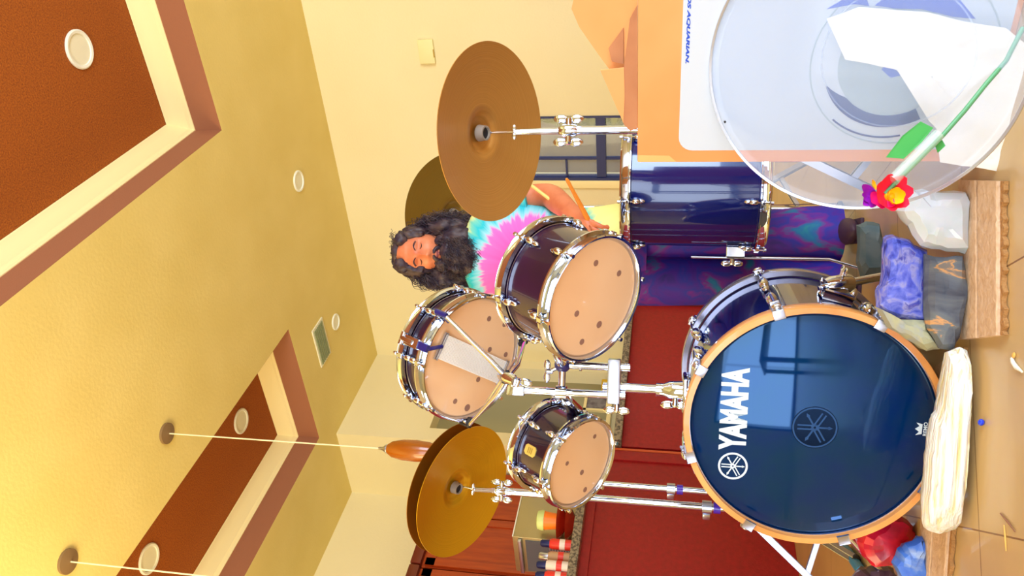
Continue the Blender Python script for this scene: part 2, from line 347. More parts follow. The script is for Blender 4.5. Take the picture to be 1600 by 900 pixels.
# window in the back wall
fr = MB().b2((WX0, YB - .01, WZ0), (WX0 + .018, YB + .06, WZ1)).b2((WX1 - .012, YB - .01, WZ0), (WX1, YB + .06, WZ1)).b2((WX0, YB - .01, WZ1 - .02), (WX1, YB + .06, WZ1)).b2((WX0, YB - .01, WZ0), (WX1, YB + .06, WZ0 + .03))
fr.b2((WX0, YB, 1.055), (WX1, YB + .05, 1.115)).b2((-2.135, YB + .01, WZ0), (-2.122, YB + .04, WZ1)).b2((WX0, YB + .01, 1.31), (-2.13, YB + .04, 1.322))
wf = struct('window_1', fr, M_dark)
MB().b2((WX0, YB + .03, WZ0), (WX1, YB + .034, WZ1)).build('window_glass', M_pane, wf)
MB().b2((WX0 - .055, YB - .014, WZ0 - .05), (WX0, YB + .002, WZ1 + .05), bev=.003).build('casing', M_cream, wf)
M_stucco = mat('patio_stucco', (132, 112, 92), .9, bump=(30, .4))
pw = MB().b2((-5.5, 6.6, -.05), (-.9, 6.75, 2.6)).b2((-5.5, 6.58, .98), (-.9, 6.6, 1.02)).build('patio_wall', M_stucco); tag(pw, 'tan stucco garden wall seen through the back window', 'garden wall')
M_patio = mat('patio_paving', (186, 164, 138), .8)
g = MB().b2((-6, 4.95, -.09), (1, 9, -.05)).build('patio_ground', M_patio); g['kind'] = 'structure'
sh = thing('garden_shrub', 'yellow-green shrub before the garden wall seen through the right edge of the back window', 'shrub', loc=(-2.16, 5.9, 0))
b = MB().tube([(-2.14, 5.9, -.05), (-2.16, 5.9, .6), (-2.16, 5.9, 1.3)], .04).build('stem', M_cabd, sh)
M_fol = mat('yellow_green_leaves', (140, 140, 30), .7, mix=((60, 100, 50), 8, 3, .4, .6, (1, 1, 1)))
b = MB()
for i in range(900):
    u = Vector((random.gauss(0, 1), random.gauss(0, 1), random.gauss(0, 1))).normalized() * random.uniform(.35, .75) ; c = Vector((-2.15, 5.9, 1.25)) + Vector((u.x * .22, u.y * .3, u.z * .75))
    q = Euler((random.random() * 6, random.random() * 6, 0)).to_matrix().to_4x4(); q.translation = c
    b.prism([(-.05, 0), (0, -.025), (.06, 0), (0, .025)], 0, .003, q)
b.build('foliage', M_fol, sh)
struct('baseboard_back', MB().b2((-3.2, YB - .015, 0), (3.0, YB, .09)), M_cream)

# ------------------------------------------------------------------ ceiling fittings
def downlight(c, r, label, group):
    t = thing('recessed_light', label, 'ceiling light', group=group, loc=c); x, y, z = c
    M = Matrix.Translation(c)
    MB().lathe([(r, 0), (r, -.006), (r * .93, -.010), (r * .80, -.008), (r * .78, 0)], 40, M).build('trim_ring', M_white, t)
    MB().solid([(0, -.003), (r * .80, -.003), (r * .80, .001), (0, .001)], 32, M).build('diffuser', M_dim, t)
downlight((-.842, 3.11, 3.199), .085, 'round white light in the right-hand brown ceiling tray', 'ceiling lights')
downlight((-3.195, 3.31, 3.199), .08, 'round white light at the far end of the left-hand brown ceiling tray', 'ceiling lights')
downlight((-3.198, 2.275, 3.199), .08, 'round white light in the left-hand brown tray, nearest the viewer', 'ceiling lights')
downlight((-2.011, 4.243, H), .068, 'small white ceiling light above the standing drummer, on the plain ceiling', 'ceiling lights')
downlight((-3.116, 4.277, H), .06, 'small white ceiling light right beside the air vent', 'ceiling lights')
t = thing('air_vent', 'grey-green slatted air vent on the plain ceiling beyond the left tray', 'vent', loc=(-3.10, 4.02, H))
MB().b2((-3.25, 3.93, H - .008), (-2.95, 4.10, H)).build('frame', M_dim, t)
M_vent = mat('vent_slats', (140, 150, 110), .5)
for i in range(6): MB().b2((-3.235, 3.945 + i * .024, H - .014), (-2.965, 3.958 + i * .024, H - .007)).build('slat', M_vent, t)
M_canopy = mat('bronze_canopy', (128, 100, 66), .5); M_chain = mat('pale_chain', (240, 225, 180), .4)
for k, (x, y, lab) in enumerate(((-2.452, 2.426, 'amber glass pendant lamp hanging on a thin chain above the stacked gold cymbals'), (-2.45, 1.693, 'hanging lamp canopy and chain nearest the lower left of the photo'))):
    t = thing('pendant_lamp', lab, 'pendant lamp', group='pendant lamps over the counter', loc=(x, y, H))
    Mx = Matrix.Translation((x, y, H))
    MB().solid([(0, 0), (.05, 0), (.05, -.012), (.012, -.02), (0, -.02)], 28, Mx).build('canopy', M_canopy, t)
    zt = 1.84
    MB().tube([(x, y, H - .015), (x, y, zt + .03)], .0032, 6).build('chain', M_chain, t)
    Mz = Matrix.Translation((x, y, zt))
    MB().solid([(0, .035), (.006, .035), (.008, .015), (.02, 0), (.02, -.01), (0, -.01)], 20, Mz).build('metal_cap', M_satin, t)
    MB().solid([(0, -.002), (.02, -.006), (.036, -.03), (.046, -.08), (.048, -.14), (.042, -.2), (.028, -.25), (0, -.262)], 28, Mz).build('glass_shade', M_amber, t)
# wall plate on the back wall
t = thing('wall_plate', 'pale wall plate high on the back wall above the brown cymbal', 'wall plate', loc=(-1.39, YB, 2.16))
MB().box((-1.39, YB - .012, 2.16), (.15, .024, .10), bev=.006).build('cover', mat('ivory_plastic', (236, 226, 164), .5), t)
MB().box((-1.40, YB - .022, 2.112), (.05, .008, .006)).build('latch', M_goldd, t)

# ------------------------------------------------------------------ kitchen side
t = thing('bar_cabinet', 'maroon bar cabinet, the taller one at lower left with oven and jars on it', 'cabinet', loc=(-3.5, 2.0, 0))
MB().b2((-3.80, .6, 0), (-3.20, 3.29, 1.015), bev=.004).build('body', M_maroon, t)
MB().b2((-3.205, 3.275, .0), (-3.192, 3.292, 1.0), bev=.002).build('edge_trim', M_mtrim, t)
MB().b2((-3.205, 3.20, .0), (-3.19, 3.27, 1.015), bev=.003).b2((-3.205, .6, .97), (-3.188, 3.27, 1.015)).build('face_frame', M_maroon, t)
wt = MB().b2((-3.86, .6, 1.015), (-3.13, 3.31, 1.06), bev=.008).build('worktop', M_granite); tag(wt, 'speckled granite top of the taller bar cabinet', 'worktop')
t = thing('base_cabinet', 'maroon base cabinet running back behind the drummer', 'cabinet', loc=(-3.5, 4.0, 0))
MB().b2((-3.80, 3.315, 0), (-3.20, 4.80, .865), bev=.004).build('body', M_maroon, t)
MB().b2((-3.205, 4.74, .0), (-3.18, 4.80, .865), bev=.004).build('end_panel', M_cabd, t)
wt = MB().b2((-3.82, 3.315, .865), (-3.15, 4.81, .91), bev=.006).build('worktop', M_granite); tag(wt, 'granite top of the lower base cabinet behind the toms', 'worktop')
# tall orange-red wood cabinets on the left wall
def tall_cab(y0, y1, lab):
    t = thing('tall_cabinet', lab, 'cabinet', group='tall wooden kitchen cabinets', loc=(-4.26, (y0 + y1) / 2, 0))
    MB().b2((-4.418, y0, 0), (-4.10, y1, 2.10)).build('body', M_cab, t)
    MB().b2((-4.418, y0, 2.10), (-4.06, y1, 2.17), bev=.01).build('cornice', M_cabd, t)
    ym = (y0 + y1) / 2
    for a, c in ((y0 + .01, ym - .005), (ym + .005, y1 - .01)):
        for lo, hi in ((.1, 1.18), (1.2, 2.08)):
            d = MB().b2((-4.10, a, lo), (-4.082, a + .055, hi)).b2((-4.10, c - .055, lo), (-4.082, c, hi)).b2((-4.10, a, lo), (-4.082, c, lo + .06)).b2((-4.10, a, hi - .06), (-4.082, c, hi))
            d.b2((-4.10, a + .05, lo + .05), (-4.09, c - .05, hi - .05)); dd = d.build('door', M_cab, t)
            MB().ell((-4.072, c - .03, lo + .12 if lo > 1 else hi - .12), (.012, .012, .012), seg=10).build('knob', M_goldd, dd)
tall_cab(1.0, 2.15, 'orange-red tall wooden cabinet, mostly beyond the lower picture edge')
tall_cab(2.16, 3.05, 'orange-red tall wooden cabinet behind the jars and small oven')
tall_cab(3.06, 3.88, 'orange-red tall wooden cabinet behind the gold cymbals, nearest the corner')
# toaster oven on the bar
ox = -3.34; oc = at_axis(800, 838, 0, ox); oy = oc.y; oh = oc.z - 1.06; ol = at_axis(806, 773, 0, ox).y - oy
t = thing('toaster_oven', 'small silver countertop oven on the granite bar top', 'oven', loc=(ox - .15, oy + .15, 1.06))
M_ovens = mat('brushed_steel_warm', (176, 166, 130), .35, metal=.8); M_ovend = mat('oven_grille', (96, 98, 110), .4, metal=.4)
MB().b2((ox - .28, oy, 1.07), (ox, oy + ol, 1.06 + oh), bev=.006).build('housing', M_ovens, t)
zt = 1.06 + oh
g_ = MB().b2((ox - .26, oy - .006, 1.09), (ox - .02, oy, zt - .07)); g_.build('glass_door', M_ovend, t)
g_ = MB()
for i in range(8): g_.b2((ox - .24, oy - .012, 1.10 + i * .014), (ox - .03, oy - .005, 1.106 + i * .014))
g_.build('vent_grille', M_satin, t); MB().b2((ox - .27, oy - .02, zt - .05), (ox - .01, oy - .002, zt - .03), bev=.004).build('handle', M_satin, t)
MB().b2((ox - .001, oy, zt - .006), (ox + .003, oy + ol, zt)).build('edge_strip', M_white, t)
f_ = MB()
for dx in (-.25, -.03):
    for dy in (.03, .33): f_.b2((ox + dx - .01, oy + dy - .01, 1.06), (ox + dx + .01, oy + dy + .01, 1.07))
f_.build('foot', M_black, t)
# bowls and cup in front of the oven
def bar_at(u, v, x=None):
    return at_plane(u, v, (-3.18 if x is None else x, 0, 0), Vector((1, 0, 0)))
bp = bar_at(878, 803); bx, by = -3.21, bp.y
M_bowl = mat('dark_red_glaze', (150, 26, 10), .2, coat=.8)
for i in range(2):
    z = 1.06 + .0005 + i * .045; Mz = Matrix.Translation((bx - .03, by, z))
    o = MB().lathe([(.0, 0), (.03, 0), (.035, .006), (.075, .03), (.09, .05), (.086, .05), (.07, .032), (.03, .01), (0, .01)], 40, Mz, closed=False).build('bowl', M_bowl)
    tag(o, 'dark red glazed bowl, %s of the two stacked under the orange cup' % ('lower' if i == 0 else 'upper'), 'bowl', 'stacked dark red bowls')
Mz = Matrix.Translation((bx - .03, by, 1.126))
t = thing('orange_cup', 'orange cup with a pale green lid standing in the red bowls', 'cup', Mz)
MB().lathe([(0, 0), (.035, 0), (.047, .10), (.043, .10), (.032, .006), (0, .006)], 32, None, closed=False).build('body', mat('orange_plastic', (255, 130, 20), .4), t, world=False)
MB().solid([(0, .10), (.05, .10), (.052, .112), (.046, .135), (.02, .142), (0, .142)], 32).build('lid', mat('pale_green_plastic', (206, 222, 140), .4), t, world=False)
M_jr = mat('red_label', (226, 50, 34), .4); M_jw = mat('white_label_wrap', (236, 220, 205), .4); M_jb = mat('brown_label', (190, 150, 110), .5)
for i, (v, u0, lab, m1, m2) in enumerate(((851, 872, 'red and white jar nearest the small oven', M_jr, M_jw), (868, 871, 'brown and red jar between two red and white jars', M_jb, M_jr), (885, 869, 'white jar with one red stripe', M_jw, M_jr), (899, 868, 'red jar at the very edge of the photo', M_jr, M_jw))):
    p = bar_at(u0 + 4, v, -3.2); Mz = Matrix.Translation((-3.2 if i % 2 == 0 else -3.215, p.y, 1.06)); r = .026
    t = thing('spice_jar', lab + ' on the granite bar', 'jar', Mz, 'spice jars on the bar')
    MB().solid([(0, 0), (r, 0), (r, .10), (r * .8, .112), (0, .112)], 28).build('body', m1, t, world=False)
    MB().lathe([(r + .0005, .035), (r + .0015, .035), (r + .0015, .062), (r + .0005, .062)], 28).build('label_band', m2, t, world=False)
    MB().solid([(0, .112), (r * .75, .112), (r * .7, .15), (r * .5, .158), (0, .16)], 24).build('cap', M_dark if i != 1 else M_satin, t, world=False)
# things on the pass-through ledge
ledge = MB().b2((XS - .12, 4.02, 1.0), (XS + .05, 4.74, 1.03), bev=.004).build('ledge_shelf', M_cream); tag(ledge, 'cream ledge of the kitchen pass-through behind the toms', 'shelf')
XL = XS - .03
for i, (y, lab) in enumerate(((4.12, 'clear wine glass nearest the small tom on the ledge'), (4.24, 'clear wine glass with a green tint, second along the ledge'))):
    Mz = Matrix.Translation((XL, y, 1.03))
    t = thing('wine_glass', lab, 'glass', Mz, 'glasses on the ledge')
    MB().solid([(0, 0), (.034, 0), (.03, .004), (.005, .01), (.005, .08), (0, .08)], 24).build('foot_and_stem', M_glass, t, world=False)
    MB().lathe([(0, .08), (.02, .085), (.038, .12), (.036, .17), (.034, .17), (.036, .12), (.018, .09), (0, .086)], 24, closed=False).build('goblet', M_glass if i == 0 else clear_mat('green_glass', (80, 160, 110), .5, .1), t, world=False)
t = thing('picture_frame', 'cream double picture frame standing on the kitchen ledge', 'picture frame', loc=(XL, 4.42, 1.03))
MB().b2((XL - .01, 4.33, 1.03), (XL + .01, 4.35, 1.21)).b2((XL - .01, 4.50, 1.03), (XL + .01, 4.52, 1.21)).b2((XL - .01, 4.33, 1.03), (XL + .01, 4.52, 1.05)).b2((XL - .01, 4.33, 1.19), (XL + .01, 4.52, 1.21)).build('frame', M_cream, t)
MB().b2((XL - .006, 4.35, 1.05), (XL + .002, 4.50, 1.19)).build('picture', mat('grey_picture', (130, 126, 130), .5, mix=((90, 80, 90), 20, 3, .4, .6, (1, 1, 1))), t)
o = MB().b2((XL - .03, 4.56, 1.03), (XL + .03, 4.66, 1.10), bev=.003).build('yellow_box', mat('yellow_card', (214, 170, 30), .5)); tag(o, 'small yellow box on the kitchen ledge', 'box')
o = MB().b2((-4.995, 4.5, 1.72), (-4.985, 4.56, 1.78)).b2((-4.99, 4.515, 1.735), (-4.982, 4.545, 1.765)).build('wall_switch', M_dark); tag(o, 'small dark square switch on the wall inside the pass-through', 'switch')

# ------------------------------------------------------------------ drum kit helpers
def wing(b, p, ax, wd, s=1.0):
    """wing nut at p, screw axis ax, wings along wd"""
    M = frame(p, ax, wd)
    b.solid([(0, -.008 * s), (.006 * s, -.008 * s), (.007 * s, .006 * s), (.004 * s, .010 * s), (0, .010 * s)], 14, M)
    for sg in (-1, 1): b.ell((sg * .015 * s, 0, .006 * s), (.014 * s, .0032 * s, .0085 * s), M, 12)
    return b
def hit_cyl(u, v, M, r):
    Mi = M.inverted(); o = Mi @ CAM; d = (Mi.to_3x3() @ ray(u, v))
    a = d.x ** 2 + d.y ** 2; b = 2 * (o.x * d.x + o.y * d.y); c = o.x ** 2 + o.y ** 2 - r * r; q = b * b - 4 * a * c
    t = (-b - math.sqrt(max(q, 0))) / (2 * a); p = o + d * t; return math.atan2(p.y, p.x), p
def drum(name, M, rs, L, nl, ph, m_shell, label, spots=(), group='drums of the kit', far_head=True, lug_both=True, headmat=None):
    t = thing(name, label, 'drum', M, group); W = dict(world=False)
    MB().lathe([(rs, .016), (rs, L - .016), (rs - .007, L - .016), (rs - .007, .016)], 72).build('shell', m_shell, t, **W)
    for z in (.034, L - .034): MB().lathe([(rs - .001, z - .001), (rs + .0015, z), (rs - .001, z + .001)], 72).build('bearing_line', M_satin, t, **W)
    pr = [(rs + .003, .007), (rs + .006, .001), (rs + .011, -.001), (rs + .014, .003), (rs + .010, .008), (rs + .009, .024), (rs + .018, .028), (rs + .018, .032), (rs + .006, .033), (rs + .003, .028)]
    for up in (0, 1):
        if up and not far_head: continue
        f = (lambda z: L - z) if up else (lambda z: z)
        MB().lathe([(r, f(z)) for r, z in pr], 80).build('rim', M_chrome, t, **W)
        h = MB().solid([(0, f(.012)), (rs - .002, f(.012)), (rs + .003, f(.016)), (rs + .003, f(.018)), (rs - .002, f(.014)), (0, f(.0135))], 72).build('drumhead', headmat or M_head, t, **W)
        if not up: hd = h
    for k in range(nl):
        a = ph + 2 * PI * k / nl; ca, sa = math.cos(a), math.sin(a)
        for up in ((0, 1) if lug_both else (0,)):
            f = (lambda z: L - z) if up else (lambda z: z)
            Ml = Matrix.Rotation(a, 4, 'Z')
            MB().ell((rs + .009, 0, f(.050)), (.012, .0095, .015), Ml, 16).ell((rs + .005, 0, f(.062)), (.007, .007, .017), Ml, 12).build('lug', M_chrome, t, **W)
            b = MB(); b.tube([(rs * ca + .015 * ca, rs * sa + .015 * sa, f(.002)), (rs * ca + .015 * ca, rs * sa + .015 * sa, f(.05))], .0028, 8)
            b.solid([(0, f(-.006)), (.0055, f(-.006)), (.0055, f(.002)), (.0035, f(.004)), (0, f(.004))], 10, Matrix.Translation(((rs + .015) * ca, (rs + .015) * sa, 0)))
            b.box((rs + .014, 0, f(.024)), (.014, .014, .010), Ml, .002)
            b.build('tension_rod', M_chrome, t, **W)
    if spots:
        c = M @ Vector((0, 0, .012)); n = M.to_3x3() @ Vector((0, 0, 1)); Mi = M.inverted()
        for u, v, s in spots:
            p = Mi @ at_plane(u, v, c, n); b = MB().solid([(0, .0118), (s * 1.35, .0118), (s * 1.35, .0112), (0, .0112)], 16, Matrix.Translation((p.x, p.y, 0)))
            b.build('worn_spot', M_spot, hd, **W)
    return t
def cymbal(name, M, rr, m, label, group='cymbals of the kit', h=.034):
    o = None; P = []
    for r in (.006, .02, .035, .045, .052): P.append((r, h + .022 * math.sqrt(max(0, 1 - (r / .056) ** 2))))
    for i in range(11): r = .058 + (rr - .058) * i / 10; P.append((r, h * (1 - ((r - .05) / (rr - .05)) ** 1.7)))
    prof = P + [(r, z - .0022) for r, z in P[::-1]]
    b = MB().lathe(prof, 96); o = b.build(name, m, None, world=False, ang=60); o.matrix_basis = M
    tag(o, label, 'cymbal', group); return o
def tripod(t, x, y, z_top, rad, angs, m=M_chrome):
    MB().tube([(x, y, .10), (x, y, z_top)], .014, 16).build('lower_tube', m, t)
    MB().solid([(0, z_top - .02), (.02, z_top - .02), (.02, z_top + .012), (0, z_top + .012)], 18, Matrix.Translation((x, y, 0))).build('leg_collar', M_satin, t)
    for a in angs:
        d = Vector((math.cos(R(a)), math.sin(R(a)), 0)); sd = Vector((-d.y, d.x, 0)); b = MB()
        top = Vector((x, y, z_top)) + d * .02; ft = Vector((x, y, .012)) + d * rad; mid = Vector((x, y, .12)) + d * .015
        for sg in (-1, 1):
            o = sd * .010 * sg; dr = (ft - top).normalized(); Mb = frame((top + ft) / 2 + o, dr, sd)
            b.box((0, 0, 0), (.003, .020, (ft - top).length), Mb)
            q = top.lerp(ft, .55); dr2 = (q - mid).normalized(); Mb = frame((q + mid) / 2 + o * .6, dr2, sd); b.box((0, 0, 0), (.003, .016, (q - mid).length), Mb)
        lg = b.build('leg', M_satin if m is M_chrome else m, t)
        MB().ell((ft.x, ft.y, .014), (.02, .02, .014), seg=12).build('rubber_foot', M_black, lg)

# ------------------------------------------------------------------ bass drum
BN = Vector((.348, -.938, 0)).normalized(); BC = Vector((-1.326, 1.469, .294)); BM = frame(BC, BN, (BN.cross(Vector((0, 0, 1))) * -1))
BL = .467
t = thing('bass_drum', 'dark purple bass drum with deep blue front head lettered YAMAHA', 'drum', BM, 'drums of the kit'); W = dict(world=False)
MB().lathe([(.274, -.03), (.274, -BL + .03), (.266, -BL + .03), (.266, -.03)], 110).build('shell', M_shell2, t, **W)
MB().lathe([(.278, 0), (.2915, 0), (.293, -.003), (.293, -.040), (.2915, -.043), (.278, -.043)], 128).build('front_hoop', M_hoopwood, t, label='orange maple front hoop', **W)
MB().lathe([(.278, -BL), (.2915, -BL), (.293, -BL + .003), (.293, -BL + .040), (.2915, -BL + .043), (.278, -BL + .043)], 128).build('rear_hoop', M_greyhoop, t, label='grey lacquered rear hoop', **W)
MB().lathe([(.2765, -.017), (.2785, -.017), (.2785, -.028), (.2765, -.028)], 110).build('flesh_hoop', M_satin, t, **W)
hd = MB().solid([(0, -.019), (.268, -.019), (.276, -.024), (.2775, -.028), (.2665, -.028), (.264, -.022), (0, -.0215)], 128).build('front_head', M_bhead, t, ang=60, **W)
MB().solid([(0, -BL + .02), (.276, -BL + .02), (.276, -BL + .024), (0, -BL + .024)], 80).build('batter_head', M_greydisc, t, **W)
BMi = BM.inverted(); HC = BM @ Vector((0, 0, -.019))
def bh(u, v): return BMi @ at_plane(u, v, HC, BN)
def text_mesh(body, x0, x1, y0, y1, z, name, m, parent, M=None, bold=0.0, shear=0, th=.0006, label=None, world=False):
    cu = bpy.data.curves.new(name, 'FONT'); cu.body = body; cu.extrude = .02; cu.offset = bold; cu.shear = shear; cu.resolution_u = 4
    o = bpy.data.objects.new(name, cu); COL.objects.link(o); bpy.context.view_layer.update()
    me = bpy.data.meshes.new_from_object(o.evaluated_get(bpy.context.evaluated_depsgraph_get())); bpy.data.objects.remove(o)
    xs = [v.co.x for v in me.vertices]; ys = [v.co.y for v in me.vertices]; a, b_, c, d = min(xs), max(xs), min(ys), max(ys)
    for v in me.vertices:
        v.co = Vector((x0 + (v.co.x - a) / (b_ - a) * (x1 - x0), y0 + (v.co.y - c) / (d - c) * (y1 - y0), z + (th if v.co.z > 0 else 0)))
        if M is not None: v.co = M @ v.co
    if world: me.transform(wm(parent).inverted())
    me.materials.append(m); q = bpy.data.objects.new(name, me); COL.objects.link(q); q.parent = parent
    if label: q['label'] = label
    return q
a_ = bh(1165, 705); b_ = bh(1128, 573)
text_mesh('YAMAHA', a_.x, b_.x, a_.y, b_.y, -.0188, 'lettering', M_print, hd, bold=.05, label='white YAMAHA lettering')
def forks(cx, cy, r, z, name, m, ring, parent):
    b = MB(); T = Matrix.Translation((cx, cy, z))
    b.lathe([(r * (1 - ring), 0), (r, 0), (r, .0006), (r * (1 - ring), .0006)], 56, T)
    for k in range(3):
        Mk = T @ Matrix.Rotation(PI / 2 + k * 2 * PI / 3, 4, 'Z'); q = r * .80
        for sg in (-1, 1): b.box((q * .42, sg * q * .12, .0003 + k * .00005), (q * 1.1, q * .09, .0006), Mk)
        b.box((-q * .13, 0, .0003 + k * .00005), (q * .12, q * .33, .0006), Mk)
        b.box((-q * .5, 0, .0003 + k * .00005), (q * .7, q * .10, .0006), Mk)
        b.prism([(-q * .62, 0), (-q * .8, q * .1), (-q * 1.0, 0), (-q * .8, -q * .1)], 0, .0006, Mk)
    return b.build(name, m, parent, **W)
e_ = bh(1145, 728); er = abs(bh(1145, 707).x - e_.x)
forks(e_.x, e_.y, er, -.0188, 'tuning_fork_emblem', M_print, .14, hd)
e_ = bh(1273, 668); MB().solid([(0, -.0190), (.052, -.0190), (.052, -.0186), (0, -.0186)], 48, Matrix.Translation((e_.x, e_.y, 0))).build('patch_disc', M_patch, hd, **W)
forks(e_.x, e_.y, .050, -.0186, 'centre_patch', M_dimprint, .07, hd)
a_ = bh(1447, 681); c_ = bh(1439, 660)
text_mesh('REMO', a_.x, c_.x + .001, a_.y - .001, a_.y + .0075, -.0188, 'maker_mark', M_print, hd, bold=.02)
cx, cy = (a_.x + c_.x) / 2, a_.y + .010
MB().prism([(cx - .012, cy), (cx + .012, cy), (cx + .015, cy + .013), (cx + .007, cy + .006), (cx, cy + .015), (cx - .007, cy + .006), (cx - .015, cy + .013)], -.0188, -.0182).build('crown_mark', M_print, hd, **W)
for k in range(8):
    a = R(18 + 45 * k)
    for rear in (0, 1):
        if rear and k in (0,): pass
        f = (lambda z: -BL - z) if rear else (lambda z: z); Mk = Matrix.Rotation(a, 4, 'Z')
        c = MB().box((.286, 0, f(.003)), (.022, .026, .004), Mk, .001).box((.2955, 0, f(-.022)), (.004, .026, .052), Mk, .001).box((.300, 0, f(-.046)), (.016, .022, .008), Mk, .002)
        c.ell((.300, 0, f(-.008)), (.006, .009, .006), Mk, 12)
        cl = c.build('claw', M_satin if not rear else M_chrome, t, **W)
        MB().tube([Mk @ Vector((.303, 0, f(-.03))), Mk @ Vector((.303, 0, f(-.13)))], .0035, 8).ell((.303, 0, f(-.018)), (.006, .012, .007), Mk, 12).build('tension_rod', M_chrome, t, **W)
        MB().ell((.288, 0, f(-.145)), (.018, .014, .034), Mk, 16).ell((.282, 0, f(-.165)), (.01, .011, .03), Mk, 12).build('lug', M_chrome, t, **W)
# spurs
for sg, tipuv in ((1, (1445, 420)), (-1, (1350, 880))):
    a = R(-14) if sg > 0 else R(196)
    base = BM @ Vector((.278 * math.cos(a), .278 * math.sin(a), -.20)); out = (BM.to_3x3() @ Vector((math.cos(a), math.sin(a), 0)))
    tip = at_axis(tipuv[0], tipuv[1], 2, .012) if sg > 0 else Vector((-1.90, 1.50, .012))
    p1 = base + out * .035; d = (tip - p1).normalized()
    b = MB().box((0, 0, .008), (.06, .07, .02), frame(base, out, (0, 0, 1)), .005)
    b.solid([(0, -.034), (.020, -.034), (.024, -.02), (.024, .022), (.018, .034), (0, .034)], 22, frame(p1, d, (0, 0, 1)))
    sp = b.build('spur_bracket', M_chrome, t)
    b = MB().tube([p1 - d * .045, p1 + d * .16], .0105, 14).tube([p1 + d * .15, tip - d * .01], .0078, 12); wing(b, p1 - d * .0 + out * .03, out, BN, 1.2); wing(b, p1 - d * .045, d, out, .9); b.build('spur_leg', M_chrome, sp)
    MB().ell(tip, (.014, .014, .012), seg=12).build('rubber_foot', M_black, sp)

# ------------------------------------------------------------------ tom holder on the bass drum
P0 = Vector((-1.385, 1.655, 0)); RH = Vector((CR.x, CR.y, 0)).normalized(); FH = Vector((CF.x, CF.y, 0)).normalized(); UP = Vector((0, 0, 1))
t = thing('tom_holder', 'chrome double tom post standing on the bass drum shell', 'drum hardware', loc=(P0.x, P0.y, .57))
zc = at(960, 605, 2.13).z; T1 = P0 - RH * .018 - FH * .022; T2 = P0 + RH * .055 - FH * .012
MB().tube([P0 + UP * .545, P0 + UP * (zc + .03)], .0125, 20).build('main_post', M_chrome, t)
b = MB().box((0, 0, 0), (.07, .085, .02), frame(P0 + UP * .577, (0, 0, 1), BN), .006).solid([(0, .585), (.026, .585), (.024, .62), (.017, .635), (.017, .655), (0, .655)], 24, Matrix.Translation(P0))
wing(b, P0 + UP * .605 - RH * .03 - FH * .01, -RH, UP, 1.3).build('base_mount', M_chrome, t)
z1a, z1b = at(978, 614, 2.13).z, at(806, 612, 2.13).z
MB().tube([T1 + UP * z1a, T1 + UP * z1b], .0105, 18).build('left_tube', M_chrome, t)
z2a, z2b = at(985, 577, 2.13).z, at(885, 574, 2.13).z
MB().tube([T2 + UP * z2a, T2 + UP * z2b], .0105, 18).lathe([(.0105, z2b - .04), (.015, z2b - .04), (.015, z2b - .034), (.0105, z2b - .034)], 20, Matrix.Translation(T2)).build('right_tube', M_chrome, t)
cm = (T1 + T2) / 2 + UP * zc - FH * .004; cl = MB().box((0, 0, 0), (.118, .040, .034), frame(cm, (0, 0, 1), RH), .006)
cl.build('clamp_plate', M_satin, t)
b = MB(); wing(b, cm - RH * .068 - FH * .015 - UP * .01, -RH, UP + RH * .4, 1.2).build('clamp_wing_nut', M_chrome, t)
TMc = Vector((-1.098, 1.642, .803)); TMn = Vector((-.071, .627, .776)).normalized(); TM = frame(TMc, TMn, RH)
TSc = Vector((-1.683, 1.657, .858)); TSn = Vector((-.117, .59, .799)).normalized(); TSM = frame(TSc, TSn, RH)
ball = T2 + UP * (z2b + .012)
endm = TM @ Vector((-.157, -.0, .10)); ends = TSM @ Vector((.131, .02, .085))
b = MB().ell(ball, (.022, .022, .022), seg=20); b.build('ball_joint', M_nylon, t, label='navy nylon ball joint')
b = MB().tube([ball + (endm - ball) * .0, endm], [.017, .013], 16); wing(b, ball + UP * .035 - RH * .02, UP, RH, 1.1); b.tube([ball, ball + UP * .03 - RH * .018], .006, 10).build('tom_arm', M_chrome, t)
s0 = T1 + UP * (z2b + .012); b = MB().tube([s0 + (ball - s0) * .85, s0, s0.lerp(ends, .45)], .010, 16).tube([s0.lerp(ends, .4), ends], [.0150, .023], 20).lathe([(.011, -.014), (.018, -.014), (.018, .014), (.011, .014)], 20, Matrix.Translation(s0))
b.build('tom_arm', M_chrome, t)
# toms
am, _ = hit_cyl(882, 400, TM, .154)
drum('rack_tom', TM, .152, .200, 6, am, M_shell, 'dark plum rack tom with large orange head, right of the chrome post', ((931, 411, .006), (967, 427, .006), (901, 490, .006), (936, 507, .007), (909, 534, .006)))
as_, _ = hit_cyl(873, 686, TSM, .129)
ts = drum('rack_tom', TSM, .127, .178, 6, as_, M_shell, 'smallest dark plum rack tom with a gold badge, left of the chrome post', ((929, 682, .005), (909, 738, .006), (886, 724, .005), (914, 765, .006)))
ab, pb = hit_cyl(829, 704, TSM, .127); zb = pb.z
def badge(parent, r, ang, z, w_, h_, m1, m2):
    b = MB(); rings = []
    for rr in (r, r + .003):
        ring = []
        for dx, dz in ((-.5, -.35), (-.3, -.5), (.3, -.5), (.5, -.35), (.5, .35), (.3, .5), (-.3, .5), (-.5, .35)):
            a = ang + dx * w_ / r; ring.append(Vector((rr * math.cos(a), rr * math.sin(a), z + dz * h_)))
        rings.append(ring)
    q = b.rings(rings).build('badge', m1, parent, **W)
    b = MB()
    for dz in (-.16, .0, .16):
        ring = [[Vector(((r + e) * math.cos(ang + dx * w_ / r), (r + e) * math.sin(ang + dx * w_ / r), z + (dz + o) * h_)) for dx, o in ((-.28, -.03), (.28, -.03), (.28, .03), (-.28, .03))] for e in (.003, .0036)]
        b.rings(ring)
    b.build('badge_relief', m2, q, **W)
badge(ts, .127, ab, zb, .030, .042, M_gold, M_goldd)
